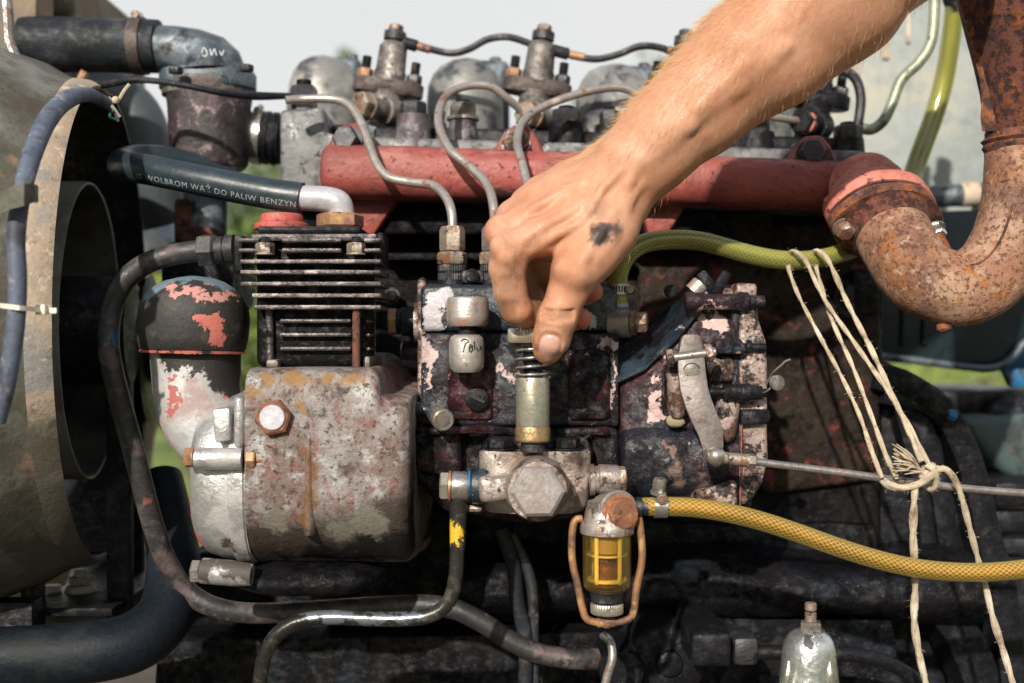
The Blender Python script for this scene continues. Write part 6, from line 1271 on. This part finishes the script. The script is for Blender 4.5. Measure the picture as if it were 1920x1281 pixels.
# ------------------------------------------------------------------ the mechanic's forearm and hand, one continuous skin
def skin_surface():
    h = .00105
    lo = np.array([-.040, -.185, .955]); hi = np.array([.335, .030, 1.330])
    n = np.ceil((hi-lo)/h).astype(int); F = np.full(n, 1.0, np.float32)
    def region(a, b, pad):
        i0 = np.maximum(((np.minimum(a, b) - pad - lo)/h).astype(int), 0); i1 = np.minimum(((np.maximum(a, b) + pad - lo)/h).astype(int) + 2, n)
        sl = tuple(slice(p, q) for p, q in zip(i0, i1))
        ax = [lo[d] + h*np.arange(i0[d], i1[d], dtype=np.float32) for d in range(3)]
        return sl, np.meshgrid(*ax, indexing='ij')
    def dist(a, b, ra, rb, X):
        v = b-a; L2 = float(v @ v) + 1e-12
        t = np.clip(((X[0]-a[0])*v[0] + (X[1]-a[1])*v[1] + (X[2]-a[2])*v[2])/L2, 0, 1)
        d = np.sqrt((X[0]-a[0]-t*v[0])**2 + (X[1]-a[1]-t*v[1])**2 + (X[2]-a[2]-t*v[2])**2)
        return d - (ra + (rb-ra)*(t*t*(3-2*t)))
    def add(p, q, rp, rq, k=.006):
        a, b = np.array(W(*p)), np.array(W(*q)); ra, rb = rp*S(p[2]), rq*S(q[2])
        sl, X = region(a, b, max(ra, rb) + k*2 + .004); d = dist(a, b, ra, rb, X).astype(np.float32); f = F[sl]
        hh = np.maximum(k - np.abs(f-d), 0)/k; F[sl] = np.minimum(f, d) - hh*hh*k*.25
    def cut(p, q, r, k=.0015):
        a, b = np.array(W(*p)), np.array(W(*q)); r = r*S(p[2])
        sl, X = region(a, b, r + k*2 + .004); d = -dist(a, b, r, r, X).astype(np.float32); f = F[sl]
        hh = np.maximum(k - np.abs(f-d), 0)/k; F[sl] = np.maximum(f, d) + hh*hh*k*.25
    def chain(pts, k=.006):
        for (p, q) in zip(pts[:-1], pts[1:]): add(p[:3], q[:3], p[3], q[3], k)
    # forearm: two bones' worth of muscle
    chain([(1148, 338, -.062, 58), (1190, 296, -.064, 60), (1245, 238, -.066, 70), (1320, 172, -.068, 80), (1395, 108, -.070, 95), (1540, -14, -.072, 120), (1740, -170, -.074, 134)], .012)
    chain([(1170, 350, -.040, 56), (1262, 245, -.042, 64), (1400, 118, -.044, 86), (1560, -10, -.044, 110), (1750, -160, -.044, 124)], .014)
    chain([(1172, 366, -.060, 44), (1240, 300, -.062, 42), (1330, 224, -.064, 52), (1470, 116, -.066, 70), (1600, 20, -.068, 84)], .014)
    add((1122, 300, -.034, ), (1150, 285, -.036), 30, 30, .012)     # head of the ulna
    # back of the hand: metacarpals
    chain([(1148, 372, -.064, 48), (1085, 408, -.073, 38), (1010, 444, -.079, 31), (957, 470, -.082, 33)], .008)
    chain([(1140, 344, -.056, 48), (1060, 378, -.060, 37), (985, 415, -.062, 30), (945, 436, -.064, 30)], .008)
    chain([(1140, 330, -.044, 46), (1060, 358, -.046, 39), (1000, 388, -.046, 34), (962, 408, -.044, 30)], .010)
    chain([(1140, 322, -.030, 42), (1070, 342, -.028, 36), (1015, 368, -.026, 32), (985, 384, -.024, 27)], .010)
    add((1140, 392, -.050), (1010, 455, -.055), 50, 32, .012)       # palm
    add((1130, 400, -.038), (1020, 440, -.036), 44, 30, .012)
    # thumb
    chain([(1165, 392, -.062, 44), (1140, 432, -.072, 50), (1108, 476, -.080, 46), (1078, 512, -.084, 44)], .010)
    chain([(1078, 512, -.084, 43), (1064, 548, -.085, 36), (1050, 584, -.086, 34.5), (1043, 600, -.086, 35.5)], .004)
    chain([(1043, 600, -.086, 35), (1034, 634, -.082, 34), (1028, 652, -.078, 28)], .004)
    add((1031, 640, -.0745), (1026, 658, -.0735), 31, 24, .004)      # pad of the thumb
    add((1062, 506, -.0955), (1078, 518, -.0965), 23, 22, .007)        # thumb knuckle
    add((1108, 430, -.062), (1030, 470, -.066), 34, 20, .010)        # web between thumb and index
    add((1130, 470, -.060), (1090, 520, -.068), 38, 30, .010)
    # index finger pressing on the knob
    chain([(957, 470, -.082, 33), (951, 503, -.082, 32), (957, 545, -.080, 29), (968, 580, -.077, 28)], .005)
    chain([(968, 580, -.077, 28), (985, 587, -.066, 27), (1000, 588, -.056, 25)], .004)
    chain([(1000, 588, -.056, 24.5), (1012, 590, -.046, 23), (1016, 592, -.040, 20)], .003)
    add((940, 462, -.091), (950, 478, -.092), 21, 20, .006)          # index knuckle
    add((935, 434, -.068), (940, 440, -.070), 22, 20, .008)          # middle knuckle
    # the curled fingers behind
    chain([(945, 436, -.064, 31), (958, 490, -.060, 30), (978, 540, -.050, 29)], .005)
    chain([(978, 540, -.050, 28), (1010, 576, -.036, 26), (1042, 592, -.034, 25)], .003)
    chain([(1042, 592, -.034, 24.5), (1072, 596, -.044, 24), (1089, 597, -.050, 20)], .003)
    chain([(962, 408, -.044, 30), (985, 462, -.034, 29), (1012, 508, -.020, 28)], .005)
    chain([(1012, 508, -.020, 26), (1050, 536, -.010, 25), (1072, 545, -.018, 24)], .003)
    chain([(1072, 545, -.018, 24), (1098, 547, -.032, 23.5), (1112, 547, -.038, 19)], .003)
    chain([(985, 384, -.024, 27), (1010, 430, -.010, 25), (1040, 470, .0, 23)], .005)
    chain([(1040, 470, .0, 22), (1066, 492, .002, 21), (1084, 500, -.008, 18)], .003)
    # tendons and veins on the back of the hand
    def cord(l, r, k=.004): chain([(x, y, d, r) for x, y, d in l], k)
    cord([(1150, 352, -.0765), (1090, 386, -.0845), (1020, 424, -.0890), (962, 462, -.0905)], 7.5, .004)
    cord([(1130, 322, -.0715), (1060, 358, -.0735), (1000, 392, -.0735), (950, 428, -.0725)], 7, .004)
    cord([(1110, 312, -.0560), (1040, 344, -.0560), (975, 392, -.0540)], 6, .005)
    cord([(1168, 318, -.0830), (1130, 352, -.0835), (1108, 392, -.0885), (1085, 420, -.0885), (1040, 440, -.0895)], 5, .004)
    cord([(1176, 372, -.0830), (1150, 400, -.0880), (1122, 440, -.0955), (1098, 480, -.0975), (1080, 506, -.0985)], 7, .005)
    cord([(1200, 345, -.0790), (1172, 392, -.0830), (1150, 440, -.0900), (1118, 486, -.0945)], 6, .005)
    cord([(1225, 268, -.0870), (1200, 300, -.0845), (1180, 340, -.0825), (1160, 385, -.0840)], 6, .005)
    cord([(1085, 420, -.0885), (1030, 448, -.0885), (985, 474, -.0860)], 4.5, .004)
    cord([(1230, 262, -.0870), (1310, 200, -.0950), (1400, 120, -.1010)], 5, .008)
    cord([(1215, 300, -.0830), (1290, 236, -.0900), (1380, 164, -.0940), (1470, 90, -.1010)], 6, .008)
    # creases: thumb joint, index joint
    for dy, rr in ((-8, 3.2), (0, 3.6), (7, 3.0)):
        cut((1018, 590+dy, -.0935), (1046, 594+dy*1.1, -.0993), rr); cut((1046, 594+dy*1.1, -.0993), (1074, 590+dy, -.0945), rr)
    # naive surface nets
    sgn = F < 0
    c = [sgn[i:n[0]-1+i, j:n[1]-1+j, k:n[2]-1+k] for i in (0, 1) for j in (0, 1) for k in (0, 1)]
    cnt = sum(x.astype(np.int8) for x in c); act = (cnt > 0) & (cnt < 8); idx = -np.ones(act.shape, np.int64)
    ii = np.argwhere(act); idx[act] = np.arange(len(ii))
    acc = np.zeros((len(ii), 3)); wsum = np.zeros(len(ii)); offs = [(i, j, k) for i in (0, 1) for j in (0, 1) for k in (0, 1)]
    vals = {o: F[ii[:, 0]+o[0], ii[:, 1]+o[1], ii[:, 2]+o[2]] for o in offs}
    for o in offs:
        for d in range(3):
            if o[d] == 0:
                o2 = tuple(1 if e == d else o[e] for e in range(3)); a, b = vals[o], vals[o2]; m = (a < 0) != (b < 0)
                t = np.where(m, a/np.where(m, a-b, 1), 0); p = np.tile(np.array(o, float), (len(ii), 1)); p[:, d] = t
                acc[m] += p[m]; wsum[m] += 1
    V = lo + h*(ii + acc/wsum[:, None]); quads = []
    for d in range(3):
        e, f = (d+1) % 3, (d+2) % 3
        s0 = [slice(0, None)]*3; s0[d] = slice(0, n[d]-1); s1 = [slice(0, None)]*3; s1[d] = slice(1, n[d])
        A, B = sgn[tuple(s0)], sgn[tuple(s1)]; cr = np.argwhere(A != B)
        cr = cr[(cr[:, e] > 0) & (cr[:, f] > 0) & (cr[:, e] < n[e]-1) & (cr[:, f] < n[f]-1)]
        def cell(de, df):
            q = cr.copy(); q[:, e] -= de; q[:, f] -= df; return idx[q[:, 0], q[:, 1], q[:, 2]]
        Q = np.stack([cell(1, 1), cell(0, 1), cell(0, 0), cell(1, 0)], 1)
        inside = A[cr[:, 0], cr[:, 1], cr[:, 2]]; Q[~inside] = Q[~inside][:, ::-1]; quads.append(Q)
    Q = np.concatenate(quads); Q = Q[(Q >= 0).all(1)]
    for it in range(2):                                  # light smoothing of the grid steps
        sm = np.zeros_like(V); ct = np.zeros(len(V))
        for a, b in ((0, 1), (1, 2), (2, 3), (3, 0)):
            np.add.at(sm, Q[:, a], V[Q[:, b]]); np.add.at(ct, Q[:, a], 1); np.add.at(sm, Q[:, b], V[Q[:, a]]); np.add.at(ct, Q[:, b], 1)
        V = V*.5 + .5*sm/np.maximum(ct, 1)[:, None]
    return V, Q
def skin_mat():
    t = NT('skin'); b = t.b; pos = t.pos
    n1 = t.noise(pos, 26, 5); n2 = t.noise(pos, 190, 6, .7); n3 = t.noise(pos, 60, 6, .7)
    col = t.mix(t.step(n1, .36, .66), (.54, .255, .145, 1), (.63, .335, .215, 1))
    col = t.mix(t.math('MULTIPLY', t.step(n3, .5, .7), .55), col, (.46, .175, .10, 1))
    col = t.mix(t.math('MULTIPLY', t.step(n2, .56, .70), .35), col, (.40, .20, .12, 1))
    nz = t.vmath('SCALE', t.vmath('SUBTRACT', t.noise(pos, 95, 6, .7, color=True), (.5, .5, .5))); nz.node.inputs['Scale'].default_value = .022
    wp = t.vmath('ADD', pos, nz)
    def blot(c, r, colr, a, soft=.35):
        nonlocal col
        d = t.vmath('LENGTH', t.vmath('MULTIPLY', t.vmath('SUBTRACT', wp, tuple(c)), tuple(1/q for q in r)))
        col = t.mix(t.math('MULTIPLY', t.math('SUBTRACT', 1.0, t.step(d, 1-soft, 1+soft)), a), col, colr)
    blot(W(1128, 440, -.092), (.0062, .02, .0068), (.030, .026, .028, 1), .95, .5); blot(W(1150, 432, -.088), (.0062, .02, .0056), (.030, .026, .028, 1), .93, .5)
    blot(W(1120, 395, -.09), (.006, .02, .005), (.20, .14, .11, 1), .5, .6)
    blot(W(948, 585, -.08), (.008, .02, .009), (.24, .11, .045, 1), .8, .5); blot(W(955, 530, -.08), (.009, .02, .012), (.20, .10, .055, 1), .65, .7)
    blot(W(1006, 540, -.06), (.009, .03, .016), (.16, .075, .045, 1), .7, .6); blot(W(1090, 598, -.05), (.011, .02, .010), (.62, .17, .11, 1), .8, .4)  # the brown blot between index and thumb paints the hollow's shade
    blot(W(1114, 548, -.04), (.011, .02, .010), (.62, .17, .11, 1), .8, .4); blot(W(1012, 640, -.08), (.004, .02, .013), (.34, .15, .06, 1), .6, .6)
    blot(W(1044, 594, -.09), (.014, .02, .006), (.46, .21, .12, 1), .55, .7); blot(W(930, 455, -.08), (.006, .02, .012), (.66, .30, .20, 1), .6, .6)
    g1 = t.noise(pos, 130, 8, .75); g2 = t.noise(pos, 44, 6, .7); gd = t.vmath('LENGTH', t.vmath('MULTIPLY', t.vmath('SUBTRACT', wp, tuple(W(985, 540, -.075))), (1/.038, 1/.09, 1/.05)))
    gm = t.math('MULTIPLY', t.math('SUBTRACT', 1.0, t.step(gd, .35, 1.15)), t.math('MULTIPLY', t.step(g1, .46, .64), t.step(g2, .36, .6)))
    col = t.mix(t.math('MULTIPLY', gm, .75), col, (.19, .095, .055, 1))
    gm2 = t.math('MULTIPLY', t.step(g1, .60, .70), t.step(g2, .5, .66)); col = t.mix(t.math('MULTIPLY', gm2, .5), col, (.16, .09, .06, 1))
    # grime lying in fine lines
    v = t.t.nodes.new('ShaderNodeTexVoronoi'); v.feature = 'DISTANCE_TO_EDGE'; v.inputs['Scale'].default_value = 700
    t.set(v.inputs['Vector'], t.vmath('ADD', pos, t.vmath('SCALE', nz))); 
    cellh = t.step(v.outputs[0], 0.0, .12)
    wr = None
    def wrinkle(c, r, axis, freq, amp):                  # skin folds lying across a joint
        nonlocal wr
        a = Vector(axis).normalized(); q = t.vmath('DOT_PRODUCT', t.vmath('ADD', pos, t.vmath('SCALE', nz)), tuple(a))
        d = t.vmath('LENGTH', t.vmath('MULTIPLY', t.vmath('SUBTRACT', pos, tuple(c)), tuple(1/x for x in r))); mk = t.math('SUBTRACT', 1.0, t.step(d, .35, 1.1))
        f = t.math('MULTIPLY', t.math('POWER', t.math('ABSOLUTE', t.math('SINE', t.math('MULTIPLY', q, freq))), .35), t.math('MULTIPLY', mk, amp))
        wr = f if wr is None else t.math('ADD', wr, f)
    wrinkle(W(1044, 594, -.096), (.013, .02, .008), (-.2, 0, -1), 1500, 1.1)
    wrinkle(W(958, 572, -.088), (.011, .02, .008), (.2, 0, -1), 1700, .9)
    wrinkle(W(938, 462, -.09), (.010, .02, .010), (-.5, -.3, -.8), 1400, .7); wrinkle(W(925, 432, -.07), (.009, .02, .009), (-.6, 0, -.8), 1500, .7)
    wrinkle(W(1066, 512, -.098), (.012, .02, .010), (-.2, 0, -1), 1300, .6); wrinkle(W(1010, 548, -.06), (.009, .03, .012), (.1, 0, -1), 1500, .8)
    wrinkle(W(1160, 345, -.08), (.020, .03, .018), (-.7, 0, -.7), 700, .35)
    t.set(b.inputs['Base Color'], col); b.inputs['Roughness'].default_value = .36
    b.inputs['Subsurface Weight'].default_value = .18; b.inputs['Subsurface Radius'].default_value = (.010, .004, .002); b.inputs['Subsurface Scale'].default_value = .5
    b.inputs['Specular IOR Level'].default_value = .55
    bn = t.t.nodes.new('ShaderNodeBump'); bn.inputs['Strength'].default_value = .6; bn.inputs['Distance'].default_value = .0007
    t.set(bn.inputs['Height'], t.math('ADD', t.math('MULTIPLY', cellh, .16), t.math('ADD', t.math('MULTIPLY', n2, 1.0), t.math('MULTIPLY_ADD', n3, 1.3, wr)))); t.set(b.inputs['Normal'], bn.outputs[0])
    return t.m
m_skin = skin_mat()
SV, SQ = skin_surface()
from mathutils.bvhtree import BVHTree
NC = (1030.5, 650.0); NAX = np.array([-.22, .975]); NPX = np.array([.975, .22]); NW, NL = 20.5, 22.0
near = np.where((np.abs(SV[:, 0] - W(1030, 650, -.085).x) < .02) & (np.abs(SV[:, 2] - W(1030, 650, -.085).z) < .02) & (SV[:, 1] < -.072))[0]
pxv = 960 + SV[near, 0]/((SV[near, 1]+.8)*K); pyv = 640.5 + (1.0-SV[near, 2])/((SV[near, 1]+.8)*K)
du = ((pxv-NC[0])*NPX[0] + (pyv-NC[1])*NPX[1])/NW; dv = ((pxv-NC[0])*NAX[0] + (pyv-NC[1])*NAX[1])/NL
e_ = (np.abs(du)**2.6 + np.abs(dv)**2.6)**(1/2.6)
SV[near, 1] += .00075*np.exp(-((e_-1.04)/.13)**2) * np.where(dv > .75, .25, 1) - .0006*np.exp(-((e_-1.38)/.2)**2)*np.where(dv > .6, 0, 1)
pl = np.array(W(1250, 240, -.075))
me = bpy.data.meshes.new('person'); me.from_pydata((SV - pl).tolist(), [], SQ.tolist()); me.update()
bm = bmesh.new(); bm.from_mesh(me); bmesh.ops.recalc_face_normals(bm, faces=bm.faces[:]); bm.to_mesh(me); bm.free()
me.polygons.foreach_set('use_smooth', [True]*len(me.polygons)); me.materials.append(m_skin)
person = tag(_link('person', me, Vector(pl), None), 'sun lit hairy forearm and greasy hand pressing the primer knob with thumb and index finger', 'person')
# thumb nail
sel = np.where(SV[SQ[:, 0], 1] < -.055)[0]; sel = sel[np.abs(SV[SQ[sel, 0], 0] - W(1030, 650, -.085).x) < .03]
bv = BVHTree.FromPolygons([tuple(v) for v in SV], [tuple(int(i) for i in q) for q in SQ[sel]])
g = G(); rings = []
for i in range(15):
    dv_ = -1 + 2*i/14; row = []
    for j in range(15):
        du_ = -1 + 2*j/14
        k_ = min(1.0, 1/max(1e-6, (abs(du_)**3 + abs(dv_)**3)**(1/3))) if max(abs(du_), abs(dv_)) > 0 else 1
        x_ = du_*k_*.96; y_ = dv_*k_*.96
        px, py = NC[0] + NPX[0]*x_*NW + NAX[0]*y_*NL, NC[1] + NPX[1]*x_*NW + NAX[1]*y_*NL
        o_ = W(px, py, -.2); dr = (o_ - CAM).normalized(); hit = bv.ray_cast(o_, dr)[0]
        if hit is None: hit = W(px, py, -.083)
        r2 = (abs(x_)**2.6 + abs(y_)**2.6)**(1/2.6)
        row.append(hit + Vector((0, -1, 0))*(.00062*(1-min(r2, 1)**5) - .00012))
    rings.append(row)
g.loft(rings, cap=False, closed=False)
t_ = NT('nail'); t_.t.links.new(t_.mix(t_.step(t_.noise(t_.pos, 220, 5), .4, .7), (.66, .37, .31, 1), (.56, .33, .26, 1)), t_.b.inputs['Base Color']); t_.b.inputs['Roughness'].default_value = .28
t_.b.inputs['Subsurface Weight'].default_value = .15; t_.b.inputs['Subsurface Radius'].default_value = (.006, .003, .002); t_.b.inputs['Subsurface Scale'].default_value = .4
P('thumb_nail', g, t_.m, person, ang=80)
# fair hair along the forearm and the back of the wrist
me.calc_loop_triangles() if False else None
nrm = np.zeros(len(SV)*3, np.float32); me.vertices.foreach_get('normal', nrm); nrm = nrm.reshape(-1, 3)
A0, A1 = np.array(W(1060, 380, -.07)), np.array(W(1250, 240, -.075)); ad = A1 - A0; ad /= np.linalg.norm(ad)
s_ = (SV - A0) @ ad; front = (nrm[:, 1] < .55); cand = np.where((s_ > -.005) & (s_ < .33) & front)[0]
pr = np.clip((s_[cand] + .005)/.10, .05, 1) * np.clip(.25 + (nrm[cand] @ np.array([-.6, -.25, .75])), .06, 1); pr /= pr.sum()
pick = rng.choice(cand, 15000, replace=False, p=pr); hv, hf = [], []
for i in pick:
    p, nn = SV[i], nrm[i]; d = -ad*.75 + nn*rng.uniform(.25, .75) + np.array([rng.normal(0, .18), rng.normal(0, .16), rng.normal(-.25, .18)])
    d /= np.linalg.norm(d); L = rng.uniform(.004, .011); w = np.cross(d, rng.normal(size=3)); w = w/np.linalg.norm(w)*.00005
    m1 = p + d*L*.5 + nn*L*.08; e = p + d*L - nn*L*.05 + rng.normal(0, .0004, 3); b0 = len(hv)
    hv += [p - w, p + w, m1 + w*.8, m1 - w*.8, e]; hf += [(b0, b0+1, b0+2, b0+3), (b0+3, b0+2, b0+4)]
hm = bpy.data.meshes.new('arm_hair'); hm.from_pydata((np.array(hv) - pl).tolist(), [], hf)
th_ = NT('fair_hair'); th_.b.inputs['Base Color'].default_value = (.60, .38, .17, 1); th_.b.inputs['Roughness'].default_value = .5
hm.materials.append(th_.m); ho = _link('arm_hair', hm, Vector(pl), person); ho['kind'] = 'stuff'
